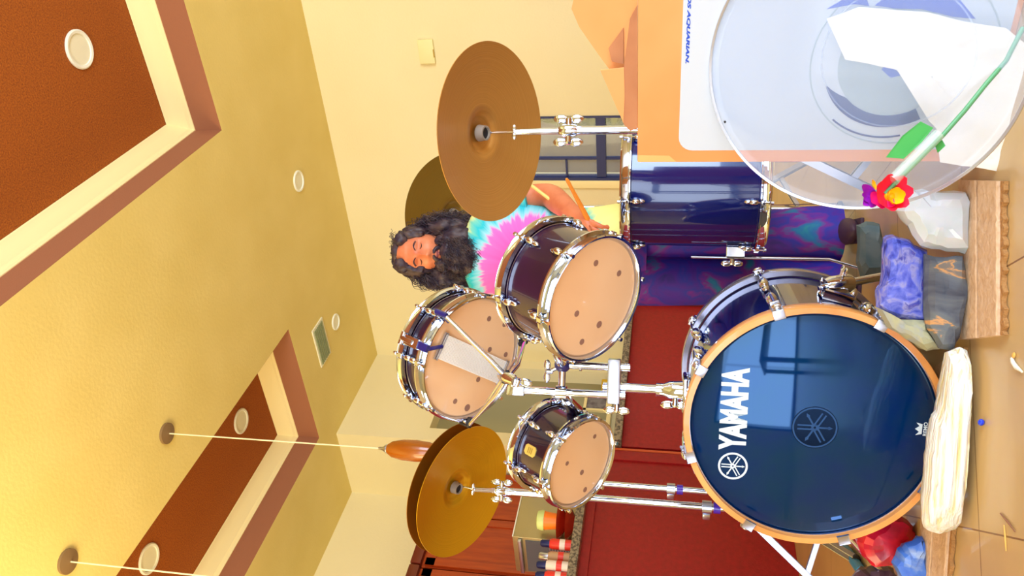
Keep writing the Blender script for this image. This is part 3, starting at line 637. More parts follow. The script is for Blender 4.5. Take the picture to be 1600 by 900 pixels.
# snare drum
SC_ = Vector((-1.408, 1.773, 1.178)); SN = Vector((-.108, .559, .822)).normalized(); SM = frame(SC_, SN, RH)
asn, _ = hit_cyl(640, 560, SM, .185)
sd = drum('snare_drum', SM, .176, .124, 8, asn, M_shell, 'snare drum held high in a stand, pale wire strands across its lower head', ((764, 498, .006), (788, 507, .006), (765, 546, .006), (790, 554, .006), (747, 593, .006), (730, 637, .008), (711, 627, .006)))
SMi = SM.inverted()
def sp_(u, v, z): q = SMi @ at_plane(u, v, SM @ Vector((0, 0, z)), SN); return Vector((q.x, q.y, z))
a1 = sp_(690, 541, .004); a2 = sp_(786, 583, .004); d = (a2 - a1); ln = d.length; d.normalize(); px_ = Vector((-d.y, d.x, 0))
b = MB()
for k in range(20):
    o = px_ * (k - 9.5) * .0036; pts = []
    for i in range(41): q = a1 + d * ln * i / 40; pts.append(q + o + Vector((0, 0, .0012 * (i % 2))))
    b.tube(pts, .0019, 5)
sw = b.build('snare_wires', M_wires, sd, **W)
for q in (a1, a2): MB().box(q + Vector((0, 0, .001)), (.012, .080, .004), Matrix.Translation(q) @ Matrix.Rotation(math.atan2(d.y, d.x), 4, 'Z') @ Matrix.Translation(-q), .001).build('end_plate', M_satin, sw, **W)
st_, sp0 = hit_cyl(664, 543, SM, .19); ca, sa = math.cos(st_), math.sin(st_); Mk = Matrix.Rotation(st_, 4, 'Z')
b = MB().box((.19, 0, .062), (.028, .030, .062), Mk, .005).box((.205, 0, .075), (.012, .014, .05), Mk, .004); b.solid([(0, -.018), (.009, -.018), (.009, .018), (0, .018)], 14, Mk @ Matrix.Translation((.20, 0, .10)) @ Matrix.Rotation(PI / 2, 4, 'X'))
ss = b.build('strainer', M_chrome, sd, **W)
b = MB().box((.196, 0, .018), (.010, .022, .05), Mk, .002); q = Mk @ Vector((.19, 0, -.004)); b.tube([Mk @ Vector((.197, 0, .0)), Mk @ Vector((.19, 0, -.004)), a1 + Vector((0, 0, -.002))], .006, 8).build('strap', M_nylon, ss, **W)
# snare stand basket on the left tube
hub = at(792, 590, 2.16)
t = thing('snare_basket', 'chrome three-armed basket gripping the snare drum from below', 'stand', loc=hub)
top1 = T1 + UP * z1b
b = MB().solid([(0, -.03), (.013, -.03), (.016, -.01), (.016, .016), (.010, .028), (0, .028)], 20, frame(hub, SN, RH)).tube([top1 - UP * .02, top1 + UP * .01, hub - SN * .02], .010, 14)
b.box((0, 0, 0), (.03, .03, .05), frame(top1 + UP * .005, UP, RH), .006); wing(b, top1 + RH * .02 + UP * .0 - FH * .01, RH - UP * .3, UP, 1.4).build('tilter', M_chrome, t)
b = MB()
kp = top1 + RH * .032 + UP * .03
for k in range(5): b.ell(kp + Vector((CR.x, CR.y, 0)) * .014 * math.cos(k * 1.2566) + UP * .014 * math.sin(k * 1.2566), (.007, .007, .007), seg=10)
b.ell(kp, (.013, .013, .013), seg=12).build('knob', M_black, t)
for u, v in ((700, 500), (733, 659), (823, 533)):
    pe = at_plane(u, v, SM @ Vector((0, 0, -.006)), SN); m_ = hub.lerp(pe, .35) - SN * .012
    rd = (pe - SM @ Vector((0, 0, -.006))).normalized(); pe = SM @ Vector((0, 0, -.008)) + rd * .200
    ar = MB().tube([hub, m_, hub.lerp(pe, .92), pe], [.008, .0075, .006, .006], 12).tube([hub + SN * .012, hub.lerp(pe, .5) + SN * .002], .004, 10).build('arm', M_chrome, t)
    MB().tube([pe - rd * .022, pe + rd * .002, pe + SN * .034 + rd * .004, pe + SN * .042 - rd * .01], [.008, .009, .009, .006], 12).build('rubber_grip', M_nylon if u < 720 else M_black, ar)
# floor tom
FT = Matrix.Translation((-1.172, 2.44, .335)) @ Matrix.Rotation(R(10), 4, 'Z'); FTL = .452
aft, _ = hit_cyl(1165, 316, FT, .205)
ft = drum('floor_tom', FT, .195, FTL, 6, aft, M_shell2, 'deep blue-black floor tom standing behind the cardboard box')
foot = Vector((-1.425, 2.50, 0)); cxy = Vector((-1.172, 2.44, 0)); a0 = math.atan2(-RH.y, -RH.x)
for k in range(3):
    a = a0 + k * 2 * PI / 3; d = Vector((math.cos(a), math.sin(a), 0)); p = cxy + d * .231
    lg = MB().tube([p + UP * .56, p + UP * .13, p + UP * .06 + d * .02, p + UP * .02 + d * .03], .0052, 12).build('leg', M_chrome, ft)
    MB().ell(p + UP * .014 + d * .032, (.013, .013, .015), seg=12).build('rubber_foot', M_black, lg)
    b = MB().box((0, 0, 0), (.030, .034, .045), frame(p - d * .018 + UP * .42, UP, d), .005); wing(b, p + UP * .43 + d * .012, d, UP, 1.2).build('leg_bracket', M_chrome, lg)

# ------------------------------------------------------------------ cymbals and stands
RC = Vector((-.767, 1.911, 1.088)); RN = Vector((-.149, .365, .919)).normalized(); RM = frame(RC, RN, RH)
cymbal('crash_cymbal', RM, .2286, M_cymR, 'brown bronze cymbal seen from below, right of the drummer')
def stand(name, x, y, hubp, nrm, z_joint, label, pole_r, angs, rad, ztop, clampz=None, group='chrome cymbal stands'):
    t = thing(name, label, 'stand', loc=(x, y, 0), group=group)
    p = Vector((x, y, 0)); tripod(t, x, y, ztop, rad, angs)
    J = p + UP * z_joint
    MB().tube([p + UP * (ztop - .05), J], pole_r, 18).build('upper_tube', M_chrome, t)
    h0 = hubp - nrm * .02
    b = MB().solid([(0, -.022), (.014, -.022), (.017, -.008), (.017, .012), (.010, .026), (0, .026)], 20, frame(J, (h0 - J).normalized(), RH)); wing(b, J + RH * .022, RH, UP, 1.35); wing(b, J - RH * .022, -RH, UP, 1.35).build('tilter', M_chrome, t)
    b = MB().tube([J, J.lerp(h0, .62)], .0085, 14).tube([J.lerp(h0, .6), hubp + nrm * .05], .0035, 10); wing(b, J.lerp(h0, .62), (h0 - J).normalized(), RH, .7); b.build('rod', M_chrome, t)
    MB().lathe([(.015, -.016), (.019, -.016), (.022, .006), (.015, .006)], 28, frame(hubp - nrm * .012, nrm, RH)).build('cup_washer', M_wash, t); MB().solid([(0, -.010), (.0155, -.010), (.0155, .004), (0, .004)], 20, frame(hubp - nrm * .012, nrm, RH)).build('dark_cup_hole', M_black, t)  # black disc put in as the dark hole of the cup
    b = MB(); wing(b, hubp + nrm * .035, nrm, RH, .9).build('top_wing_nut', M_chrome, t)
    if clampz:
        b = MB().solid([(0, clampz - .016), (pole_r + .009, clampz - .016), (pole_r + .009, clampz + .014), (0, clampz + .014)], 20, Matrix.Translation(p)); b.box((x - .02 * RH.x - .01, y - .02 * RH.y, clampz), (.025, .02, .024), None, .003).build('height_clamp', M_satin, t)
        MB().solid([(0, clampz - .044), (pole_r + .006, clampz - .044), (pole_r + .006, clampz - .022), (0, clampz - .022)], 20, Matrix.Translation(p)).build('memory_lock', M_memory, t)
    return t
stand('cymbal_stand', -.772, 1.935, RC + RN * .050, RN, at(882, 207, 1.98).z, 'chrome stand of the brown cymbal, rising behind the cardboard box', .011, (90, 190, 350), .22, .42)
LC = Vector((-2.03, 1.835, 1.296)); LN = Vector((-.101, .449, .888)).normalized()
cymbal('hi_hat_cymbal', frame(LC, LN, RH), .2286, M_cymL, 'lower gold cymbal of the stacked pair at lower left')
LC2 = LC + LN * .048; LN2 = (LN + Vector((0, 0, .03))).normalized()
cymbal('hi_hat_cymbal', frame(LC2, LN2, RH), .2286, M_cymU, 'upper gold cymbal of the stacked pair, showing as a dark crescent')
SAx, SAy = -2.072, 1.888
stand('cymbal_stand', SAx, SAy, LC + LN * .050, LN, at(782, 770, 2.75).z, 'chrome stand carrying the two stacked gold cymbals', .0125, (215, 335, 95), .33, .36, at(1101, 786, 2.76).z)
q = at(1048, 764, 2.95)
t = thing('cymbal_stand', 'second chrome stand pole, behind the small tom, with a violet collar', 'stand', loc=(q.x, q.y, 0), group='chrome cymbal stands')
tripod(t, q.x, q.y, .30, .30, (40, 160, 280)); MB().tube([(q.x, q.y, .25), (q.x, q.y, 1.02)], .012, 18).build('upper_tube', M_chrome, t)
b = MB().solid([(0, q.z - .016), (.021, q.z - .016), (.021, q.z + .014), (0, q.z + .014)], 20, Matrix.Translation((q.x, q.y, 0))).box((q.x - .02, q.y - .012, q.z), (.025, .02, .026), None, .003).build('height_clamp', M_satin, t)
MB().solid([(0, q.z - .044), (.018, q.z - .044), (.018, q.z - .022), (0, q.z - .022)], 20, Matrix.Translation((q.x, q.y, 0))).build('memory_lock', M_memory, t)
BCm = at(716, 334, 3.52); BNm = Vector((-.25, .60, .76)).normalized()
cymbal('ride_cymbal', frame(BCm, BNm, RH), .272, M_cymB, 'large olive cymbal on the far side, partly hidden behind the head of the drummer')
stand('cymbal_stand', BCm.x + .02, BCm.y + .03, BCm + BNm * .05, BNm, BCm.z - .16, 'stand of the large olive cymbal, hidden behind the drummer', .011, (60, 180, 300), .28, .4)

# ------------------------------------------------------------------ cardboard box, bag and clear head
YX = 1.665; pL = at_axis(995.7, 254, 1, YX); xL = pL.x; zT = pL.z; xR = xL + .66
t = thing('cardboard_box', 'large orange cardboard box with a white lettered label and torn open flaps', 'box', loc=((xL + xR) / 2, YX + .08, 0))
MB().b2((xL, YX, 0), (xR, YX + .15, zT), bev=.004).build('body', M_card, t)
def bx_(u, v): return at_axis(u, v, 1, YX)
l0 = bx_(1060, 235); lz0 = bx_(1335, 244).z
def rrect(x0, z0, x1, z1, r, n=6):
    P = []
    for cx, cz, a in ((x1 - r, z1 - r, 0), (x0 + r, z1 - r, 90), (x0 + r, z0 + r, 180), (x1 - r, z0 + r, 270)):
        for i in range(n + 1): q = R(a + 90 * i / n); P.append((cx + r * math.cos(q), cz + r * math.sin(q)))
    return P
MY = Matrix(((1, 0, 0, 0), (0, 0, -1, YX), (0, 1, 0, 0), (0, 0, 0, 1)))      # x, z drawing plane on the front of the box, height towards us
lb = MB().prism(rrect(l0.x, .012, xR - .03, l0.z, .03), .0, .0012, MY).build('label', M_label, t, label='white printed label')
MB().prism([(xL + .002, zT - .001), (xL + .002, zT - .085), (xL + .016, zT - .070), (xL + .018, zT - .001)], 0, .0006, MY).build('corner_highlight', M_glint, t)  # pale strip painted in for the streaky highlight at the box corner
a_ = bx_(1070, 99); b_ = bx_(1083.5, -88)
text_mesh('DRUMHEADS AQUARIAN.', 0, b_.x - a_.x, 0, a_.z - b_.z, 0, 'label_lettering', M_blueink, lb, M=Matrix.Translation((0, YX - .0012, 0)) @ Matrix(((-1, 0, 0, b_.x), (0, 0, -1, 0), (0, -1, 0, a_.z), (0, 0, 0, 1))), bold=.045, shear=.25, world=True)
def disc(cx, cz, r0, r1, a0, a1, h, name, m, par=lb):
    b = MB(); n = 48; rings = []
    for i in range(n + 1):
        q = R(a0 + (a1 - a0) * i / n); c, s_ = math.cos(q), math.sin(q)
        r_in = r0(i / n) if callable(r0) else r0
        rings.append([MY @ Vector((cx + r_in * c, cz + r_in * s_, .0012)), MY @ Vector((cx + r1 * c, cz + r1 * s_, .0012)), MY @ Vector((cx + r1 * c, cz + r1 * s_, h)), MY @ Vector((cx + r_in * c, cz + r_in * s_, h))])
    return b.rings(rings).build(name, m, par)
dc = bx_(1400, 98)
disc(dc.x, dc.z, .001, .108, 0, 359.9, .0016, 'logo_disc', M_greydisc)
disc(dc.x, dc.z, lambda f: .108 + .022 * max(0, 1 - f * 5), .133, 110, 209, .0021, 'logo_crescent', M_navyink)
disc(dc.x, dc.z, .153, .1565, 138, 192, .0021, 'logo_ring', M_navyink)
c_ = bx_(1410, 95); disc(c_.x, c_.z, .170, .173, 0, 359.9, .0019, 'logo_outer_ring', M_greydisc)
MB().prism([((bx_(u, v)).x, (bx_(u, v)).z) for u, v in ((1377, 108), (1391, 93), (1394, 105), (1409, 117), (1391, 121))][::-1], .0012, .0022, MY).build('logo_chevron', M_blueink, lb)
pts = [bx_(u, v) for u, v in ((1291, 14), (1315, 0), (1350, -12), (1358, 9), (1335, 6))]
MB().prism([(p.x, p.z) for p in pts], .0012, .0022, MY).build('logo_swoosh', M_blueink, lb)
pts = [bx_(u, v) for u, v in ((1367, 8), (1382, -4), (1440, -10), (1500, 0), (1524, 29), (1490, 26), (1440, 14), (1398, 13))]
MB().prism([(p.x, p.z) for p in pts], .0012, .0022, MY).build('logo_swoosh', M_blueink, lb)
def flap(uvs, y0, lean, m, th=.004):
    P = []
    for u, v in uvs:
        p = at_axis(u, v, 1, y0); hh = max(0, p.z - zT); p = at_axis(u, v, 1, y0 + hh * lean + noise.noise(Vector((u * .03, v * .03, 2))) * .02 * min(1, hh * 12)); P.append(p)
    b = MB(); b.rings([P, [p + Vector((0, th, 0)) for p in P]]); return b.build('flap', m, t, ang=15)
flap(((996, 200), (985, 205), (975, 195), (962, 150), (975, 105), (984, 30), (996, 8)), YX + .002, .30, M_kraft)
flap(((996, 130), (974, 108), (952, 108), (935, 85), (905, 42), (893, 14), (900, -20), (960, -20), (996, 0)), YX + .012, .55, M_card)
flap(((975, 106), (938, 110), (960, 160), (974, 192), (976, 150)), YX + .006, .1, M_card)
flap(((974, 44), (951, 76), (956, 96), (974, 100)), YX + .009, .5, M_kraft)
flap(((996, 20), (968, 0), (930, -5), (905, -25), (940, -60), (996, -60)), YX + .14, .2, M_kraft)
# plastic bag standing between box and head
def sheet(name, uvs, ya, yb, m, label, cat, amp=.012):
    P = [(at_axis(u, v, 1, ya)) for u, v in uvs]; c = sum(P, Vector()) / len(P); b = MB(); rings = []; zb = min(p.z for p in P); zt_ = max(p.z for p in P)
    def fix(p, i):
        y = yb + (ya - yb) * (p.z - zb) / (zt_ - zb) + amp * (noise.noise(Vector((p.x * 14, 3.1, p.z * 14))) + .5 * noise.noise(Vector((p.x * 40, 1.1, p.z * 40)))); return Vector((p.x, y, p.z))
    D_ = []
    n = len(P)
    for i in range(n):
        for k in range(6): D_.append(P[i].lerp(P[(i + 1) % n], k / 6))
    for s_ in [j / 10 for j in range(10, 0, -1)]: rings.append([fix(c + (p - c) * s_, 0) for p in D_])
    rings.append([fix(c + (p - c) * .01, 0) for p in D_])
    back = [[q + Vector((0, .0015, 0)) for q in r_] for r_ in rings[::-1]]
    o = b.rings(rings + back, closed=True, cap=False).build(name, m, None, ang=60); return tag(o, label, cat)
sheet('plastic_bag', ((1292, 30), (1320, 92), (1350, 88), (1388, 88), (1446, 181), (1470, 205), (1462, 243), (1562, 253), (1566, 200), (1592, 60), (1560, 34), (1500, 26), (1440, 14), (1340, 10)), YX - .022, YX - .075, M_plast, 'crumpled white plastic bag between the box and the clear drumhead', 'bag', .007)
HNn = Vector((.067, -.959, .275)).normalized(); HCc = Vector((-.516, 1.585, .288)); HM = frame(HCc, HNn, (1, 0, 0))
t = thing('clear_drumhead', 'large clear drumhead leaning on the cardboard box', 'drumhead', HM)
MB().lathe([(.2785, .003), (.283, .005), (.2855, .0), (.2835, -.005), (.2805, -.006), (.2785, -.001)], 128).build('hoop', M_white if False else mat('white_aluminium_hoop', (206, 216, 232), .2, metal=.7), t, **W)
MB().solid([(0, .0012), (.262, .0012), (.272, .002), (.278, .004), (.278, .0028), (.262, 0), (0, 0)], 110).build('film', M_clear, t, ang=60, **W)
HMi = HM.inverted()
q = HMi @ at_plane(1400, 90, HCc, HNn); MB().lathe([(.128, .0013), (.131, .0013), (.131, .0019), (.128, .0019)], 96, Matrix.Translation((q.x, q.y, 0))).build('control_ring', M_clear, t, **W)
q = HMi @ at_plane(1133, 190, HCc, HNn); MB().solid([(0, .0025), (.0028, .0025), (.0028, .0015), (0, .0015)], 10, Matrix.Translation((q.x, q.y, 0))).build('vent_mark', M_black, t, **W)

# ------------------------------------------------------------------ artificial flower
fp = at(1383, 303, 1.44)
t = thing('artificial_flower', 'red, yellow and purple artificial flower with a green stem before the clear drumhead', 'flower', loc=fp)
s1 = at(1598, 44, 1.425); s2 = at(1540, 132, 1.41); s3 = at(1470, 215, 1.43); s4 = at(1405, 280, 1.43)
MB().tube([s1, at(1572, 95, 1.415), s2, at(1508, 172, 1.415), s3, s4, fp], .0042, 12).build('stem', M_stem, t)
MB().tube([at(1466, 210, 1.425), at(1395, 282, 1.425)], .011, 16).build('clear_sleeve', M_sleeve, t)
def leafp(uvs, D, m, name='leaf'):
    P = [at(u, v, D) for u, v in uvs]; n_ = (P[1] - P[0]).cross(P[2] - P[0]).normalized(); c = sum(P, Vector()) / len(P)
    b = MB(); b.rings([[p for p in P], [c + (p - c) * .5 + n_ * .004 for p in P], [c + (p - c) * .02 + n_ * .006 for p in P]]); b.rings([[p - n_ * .001 for p in P], [c + (p - c) * .5 + n_ * .002 for p in P]], cap=False); b.build(name, m, t, ang=60)
leafp(((1384, 246), (1410, 212), (1438, 190), (1458, 200), (1440, 222), (1412, 248)), 1.445, M_leaf)
leafp(((1460, 224), (1468, 212), (1477, 228), (1465, 239)), 1.435, M_leaf)
def petal(c, tilt, ang, ln_, wd, m, name='petal'):
    Mp = Matrix.Translation(c) @ frame((0, 0, 0), (-CF).normalized(), CR) @ Matrix.Rotation(ang, 4, 'Z') @ Matrix.Rotation(-tilt, 4, 'Y')
    rings = []
    for i in range(7):
        f = i / 6; ww = wd * math.sin(PI * (.12 + .80 * f)) ; zz = .35 * ln_ * f * f; rings.append([Mp @ Vector((ln_ * f, y * ww, zz - .25 * ww * (1 - y * y) + o)) for y, o in ((-1, 0), (-.5, 0), (0, 0), (.5, 0), (1, 0), (.5, -.001), (0, -.0012), (-.5, -.001))])
    MB().rings(rings).build(name, m, t, ang=60)
for k in range(7): petal(fp + CD * .006, R(18), k * .9 + .3, .039, .017, M_petr)
M_petm = mat('magenta_petal', (236, 20, 130), .55)
for k in range(3): petal(fp - CD * .008 + CF * .002, R(14), 2.2 + k * .75, .032, .013, M_petm)
for k in range(5): petal(fp + CD * .010 - CR * .006 - CF * .006, R(35), k * 1.257, .023, .012, M_pety)
for k, (a, l) in enumerate(((2.6, .034), (2.1, .03), (1.65, .034), (3.0, .026), (2.35, .028))): petal(fp - CD * .014 - CR * .002 + CF * .004, R(8), a - .5, l * 1.15, .010, M_petp)
petal(fp - CD * .016 + CR * .018, R(30), 1.9, .018, .010, M_pety)
MB().ell(fp + CD * .008 - CR * .004, (.010, .010, .010), seg=12).build('flower_centre', M_pety, t)

# ------------------------------------------------------------------ stones
def rock(name, uvs, c, n, th, m, label, cat='rock', group='mineral specimens on the floor', seed=0, parent=None, rough=.006, along=None, sub=2, ang=18, zmin=.002):
    rnd = random.Random(seed); n = Vector(n).normalized(); P = [at_plane(u, v, c, n) for u, v in uvs]
    Q = []
    for i in range(len(P)):
        for k in range(sub): Q.append(P[i].lerp(P[(i + 1) % len(P)], k / sub) + (Vector((rnd.uniform(-1, 1), 0, rnd.uniform(-1, 1))) * rough * (1 if k else 0)))
    cc = sum(Q, Vector()) / len(Q); rings = []
    for s_, o in ((.34, -.5), (.62, -.46), (.88, -.30), (1, -.04), (.98, .12), (.8, .38), (.35, .5)):
        rings.append([cc + (q - cc) * s_ - n * (-o * -1) * th * 1 + Vector((rnd.uniform(-1, 1), rnd.uniform(-1, 1), rnd.uniform(-1, 1))) * rough * (1 if abs(o) > .1 else .3) for q in Q])
    for r_ in rings:
        for q in r_: q.z = max(q.z, zmin)
    b = MB().rings(rings)
    if parent is not None: return b.build(name, m, parent, ang=18)
    X = along or RH; Mx = frame(cc, n if abs(n.z) < .9 else UP, X); bmw = b
    e = bpy.data.objects.new('x', None); e.matrix_basis = Mx; bmw.bm.transform(Mx.inverted()); bpy.data.objects.remove(e)
    o = bmw.build(name, m, None, ang=ang); o.matrix_basis = Mx; return tag(o, label, cat, group)
def vpl(u, v, z=0.0): return at_axis(u, v, 2, z)
nF = -FH
cq = vpl(1515, 350, .018); rock('quartz_stone', ((1417, 297), (1440, 296), (1470, 299), (1508, 300), (1516, 327), (1517, 397), (1478, 393), (1455, 389), (1436, 383), (1418, 352), (1400, 328)), cq + FH * .03, nF, .075, M_quartz, 'milky white quartz stone under the artificial flower', zmin=.0165, seed=3, rough=.003)
c1 = vpl(1505, 450, .018) + FH * .035
sdl = rock('sodalite_stone', ((1380, 371), (1394, 366), (1408, 371), (1428, 382), (1448, 391), (1447, 440), (1445, 505), (1400, 500), (1368, 485), (1369, 462), (1373, 448), (1377, 400)), c1, nF, .07, M_sodal, 'blue and violet mottled sodalite stone before the bass drum', seed=5, rough=.003)
rock('matrix', ((1367, 478), (1400, 498), (1446, 500), (1455, 520), (1468, 545), (1446, 548), (1415, 530), (1387, 512)), c1 - FH * .004, nF, .066, M_sodalgrey, '', parent=sdl, seed=6, rough=.003)
rock('slate_stone', ((1444, 397), (1477, 402), (1504, 400), (1511, 440), (1511, 463), (1500, 527), (1491, 543), (1483, 547), (1467, 545), (1448, 512), (1443, 470)), vpl(1509, 470, .018) + FH * .012, nF, .05, M_slate, 'dark grey slate stone with an orange streak, beside the blue one', zmin=.0165, seed=8, rough=.003)
c2 = vpl(1392, 400) + FH * .03
rock('green_stone', ((1338, 352), (1352, 346), (1374, 350), (1380, 380), (1390, 430), (1392, 432), (1345, 436), (1338, 410)), vpl(1390, 390) + FH * .04, nF, .07, M_greenr, 'dull grey-green stone behind the blue sodalite', seed=9, rough=.003)
cr_ = vpl(1434, 855) + FH * .04
rock('red_stone', ((1338, 845), (1350, 818), (1385, 800), (1408, 808), (1427, 822), (1432, 836), (1425, 850), (1403, 866), (1396, 879), (1380, 884), (1362, 883), (1346, 868)), cr_, nF, .09, M_red, 'bright red mineral lump left of the bass drum', seed=11, rough=.004)
rock('blue_white_stone', ((1432, 840), (1442, 840), (1448, 868), (1451, 905), (1430, 925), (1405, 915), (1395, 880), (1402, 860), (1414, 848)), vpl(1456, 885) + FH * .02, nF, .07, M_bluew, 'blue stone with grey-white crust beside the red lump', seed=12, rough=.004)
rock('dark_stone', ((1330, 905), (1345, 890), (1357, 885), (1378, 884), (1396, 887), (1404, 903), (1410, 930), (1370, 945), (1335, 930)), vpl(1420, 910) + FH * .07, nF, .09, M_darkr, 'dark purple-brown stone at the lower picture edge', seed=13, rough=.004)
# grooved tan boards
def board(f0, f1, b0, b1, h_, label, seed):
    """front edge f0-f1 and back edge b0-b1 on the floor; two strips with a groove between, crumbly fringe in front"""
    f0, f1, b0, b1 = (Vector(p) for p in (f0, f1, b0, b1)); rnd = random.Random(seed)
    def P(u, v): return (f0.lerp(f1, u)).lerp(b0.lerp(b1, u), v)
    t = thing('grooved_board', label, 'board', loc=P(.5, .5), group='grooved boards under the minerals')
    def strip(v0, v1, z, m, name, rag=0.0, n=36):
        rings = []
        for i in range(n + 1):
            u = i / n; ja = rag * rnd.uniform(-1, 1); a = P(u, v0) + (P(u, v0) - P(u, v1)).normalized() * ja; b_ = P(u, v1); e = .0012 if (i % 9 == 0 and 0 < i < n and name == 'strip') else 0
            zz = z - e + rnd.uniform(-.0006, .0006); rings.append([a + UP * .001, a + UP * (zz - .002), a.lerp(b_, .03) + UP * zz, a.lerp(b_, .97) + UP * zz, b_ + UP * (zz - .002), b_ + UP * .001])
        MB().rings(rings).build(name, m, t, ang=30)
    strip(.05, .50, h_, M_brick, 'strip'); strip(.54, 1.0, h_, M_brick, 'strip'); strip(.49, .55, h_ - .006, M_brickd, 'groove'); strip(-.01, .06, h_ * .6, M_fringe, 'crumbly_fringe', .006)
F0, F1 = vpl(1575, 283), vpl(1575, 524); G0, G1 = vpl(1509, 281), vpl(1511, 531)
board(F0, F1, G0, G1, .016, 'tan grooved board in front of the quartz and slate stones', 1)
d2 = (vpl(1490, 899) - vpl(1494, 840)).normalized(); K1 = vpl(1494, 840) - d2 * .42; K0 = vpl(1490, 899) + d2 * .12; w2 = vpl(1443, 899) - vpl(1490, 899)
board(K1, K0, K1 + w2, K0 + w2, .016, 'tan grooved board under the selenite log, running out at the lower picture edge', 2)
g0 = Vector((-1.04, 1.43, 0)); g1 = Vector((-1.36, 1.26, 0)); ge = (g1 - g0).normalized(); gn = Vector((-ge.y, ge.x, 0)); gn = -gn if gn.dot(CF) > 0 else gn
lg = rock('selenite_log', ((1480, 549), (1498, 542), (1515, 548), (1530, 562), (1527, 600), (1524, 633), (1518, 687), (1513, 731), (1507, 784), (1498, 824), (1480, 830), (1467, 833), (1452, 829), (1442, 822), (1440, 795), (1443, 767), (1446, 725), (1450, 687), (1456, 655), (1464, 640), (1470, 611), (1475, 575)), g0 - gn * .05, gn, .105, M_selen, 'long white fibrous selenite log lying before the bass drum', seed=21, zmin=.0165, rough=.0012, along=ge, sub=3, ang=50)
# bits on the floor
MB().tube([vpl(1322, 858, .017), vpl(1346, 893, .017)], .016, 16).build('plastic_tube', mat('cyan_plastic', (40, 150, 214), .35))
tag(bpy.data.objects['plastic_tube'], 'short cyan-blue tube lying beside the red mineral lump', 'tube')
q = vpl(1533, 660, .006); o = MB().ell(q, (.0075, .006, .006), seg=14).build('glass_bead', M_bead); tag(o, 'tiny blue bead on the tan floor', 'bead')
q = vpl(1585, 566, .003); b = MB().tube([vpl(1581, 560, .004), vpl(1583, 567, .005), vpl(1588, 574, .004), vpl(1597, 581, .003)], [.003, .004, .0045, .002], 10)
o = b.build('paper_scrap', M_white); tag(o, 'curled white scrap on the floor at right', 'scrap')
q = vpl(1584, 555, .003); o = MB().ell(q, (.006, .005, .003), seg=10).build('crumb', M_straw); tag(o, 'pale crumb beside the curled white scrap', 'crumb')
for i, (a, c, m_, lab) in enumerate((((1563, 802), (1586, 831), M_brickd, 'brown splinter on the floor near the tile joint'), ((1569, 820), (1572, 861), M_straw, 'pale yellow straw on the floor near the tile joint'))):
    p, q = vpl(*a, .002), vpl(*c, .002); o = MB().tube([p, p.lerp(q, .5) + Vector((.001, 0, 0)), q], [.0012, .002, .001], 8).build('splinter', m_); tag(o, lab, 'splinter')

# ------------------------------------------------------------------ the drummer
PM = Matrix.Translation((-1.545, 2.615, 0)) @ Matrix.Rotation(R(30.7), 4, 'Z') @ Matrix.Scale(1.017, 4); PMi = PM.inverted()
person = thing('person', 'person with long curly dark hair and beard in a tie-dye shirt, standing with drumsticks', 'person', PM)
def pl_(u, v, D): return PMi @ at(u, v, D)
wrist = pl_(904, 341, 2.80); grip = pl_(916, 352, 2.77)
V = Vector
verts = []; edges = []; rad = []
def node(p, r, parent=None):
    verts.append(V(p)); rad.append(r if isinstance(r, tuple) else (r, r)); i = len(verts) - 1
    if parent is not None: edges.append((parent, i))
    return i
pel = node((0, 0, .86), (.14, .10)); sp1 = node((0, .0, 1.02), (.125, .09), pel); ch = node((0, .0, 1.2), (.145, .10), sp1); nb = node((0, .005, 1.36), (.075, .07), ch); nk = node((0, -.005, 1.44), (.052, .055), nb); nk2 = node((0, -.01, 1.50), (.05, .055), nk)
for s in (1, -1):
    sh_ = node((s * .15, .0, 1.325), .055, ch)
    if s > 0: el = V((.225, -.01, 1.07)); wr = wrist; gp = grip
    else: el = V((-.24, -.02, 1.08)); wr = V((-.13, -.25, .98)); gp = V((-.10, -.32, .97))
    u1 = node(V((s * .195, 0, 1.27)), .056, sh_); e1 = node(el, .050, u1); f1 = node(el.lerp(wr, .35), .048, e1); w1 = node(wr, .027, f1)
    dh = (gp - wr).normalized(); pa = node(wr + dh * .045, (.034, .020), w1)
    side = V((1, 0, 0)); side = (side - dh * side.dot(dh)).normalized(); nrm = dh.cross(side)
    for k, (o, l) in enumerate(((-.028, .030), (-.009, .034), (.010, .032), (.028, .026))):
        k1 = node(wr + dh * .085 + side * o, .0095, pa); k2 = node(wr + dh * (.085 + l * .8) + side * o * 1.05 - nrm * .012, .0085, k1)
        k3 = node(wr + dh * (.085 + l * .9) + side * o * 1.05 - nrm * .036, .008, k2); node(wr + dh * (.085 + l * .3) + side * o - nrm * .042, .007, k3)
    t1 = node(wr + dh * .04 - side * s * .036, .011, pa); t2 = node(wr + dh * .075 - side * s * .042 - nrm * .018, .0095, t1); node(wr + dh * .098 - side * s * .030 - nrm * .032, .008, t2)
    hp = node((s * .085, 0, .80), .088, pel); kn = node((s * .09, -.01, .45), .055, hp); cf = node((s * .09, .01, .30), .050, kn); an = node((s * .09, .015, .09), .034, cf); bl = node((s * .095, -.07, .035), (.036, .024), an); node((s * .10, -.15, .022), (.030, .018), bl)
me = bpy.data.meshes.new('body_skeleton'); me.from_pydata(verts, edges, []); so = bpy.data.objects.new('body_skeleton', me); COL.objects.link(so)
md = so.modifiers.new('skin', 'SKIN'); md.use_smooth_shade = True; sv = me.skin_vertices[0].data
for i, r in enumerate(rad): sv[i].radius = r
sv[0].use_root = True
s2_ = so.modifiers.new('sub', 'SUBSURF'); s2_.levels = 2; s2_.render_levels = 2
bpy.context.view_layer.update()
bm_ = bpy.data.meshes.new_from_object(so.evaluated_get(bpy.context.evaluated_depsgraph_get())); bpy.data.objects.remove(so)
b = MB(); b.bm.from_mesh(bm_)
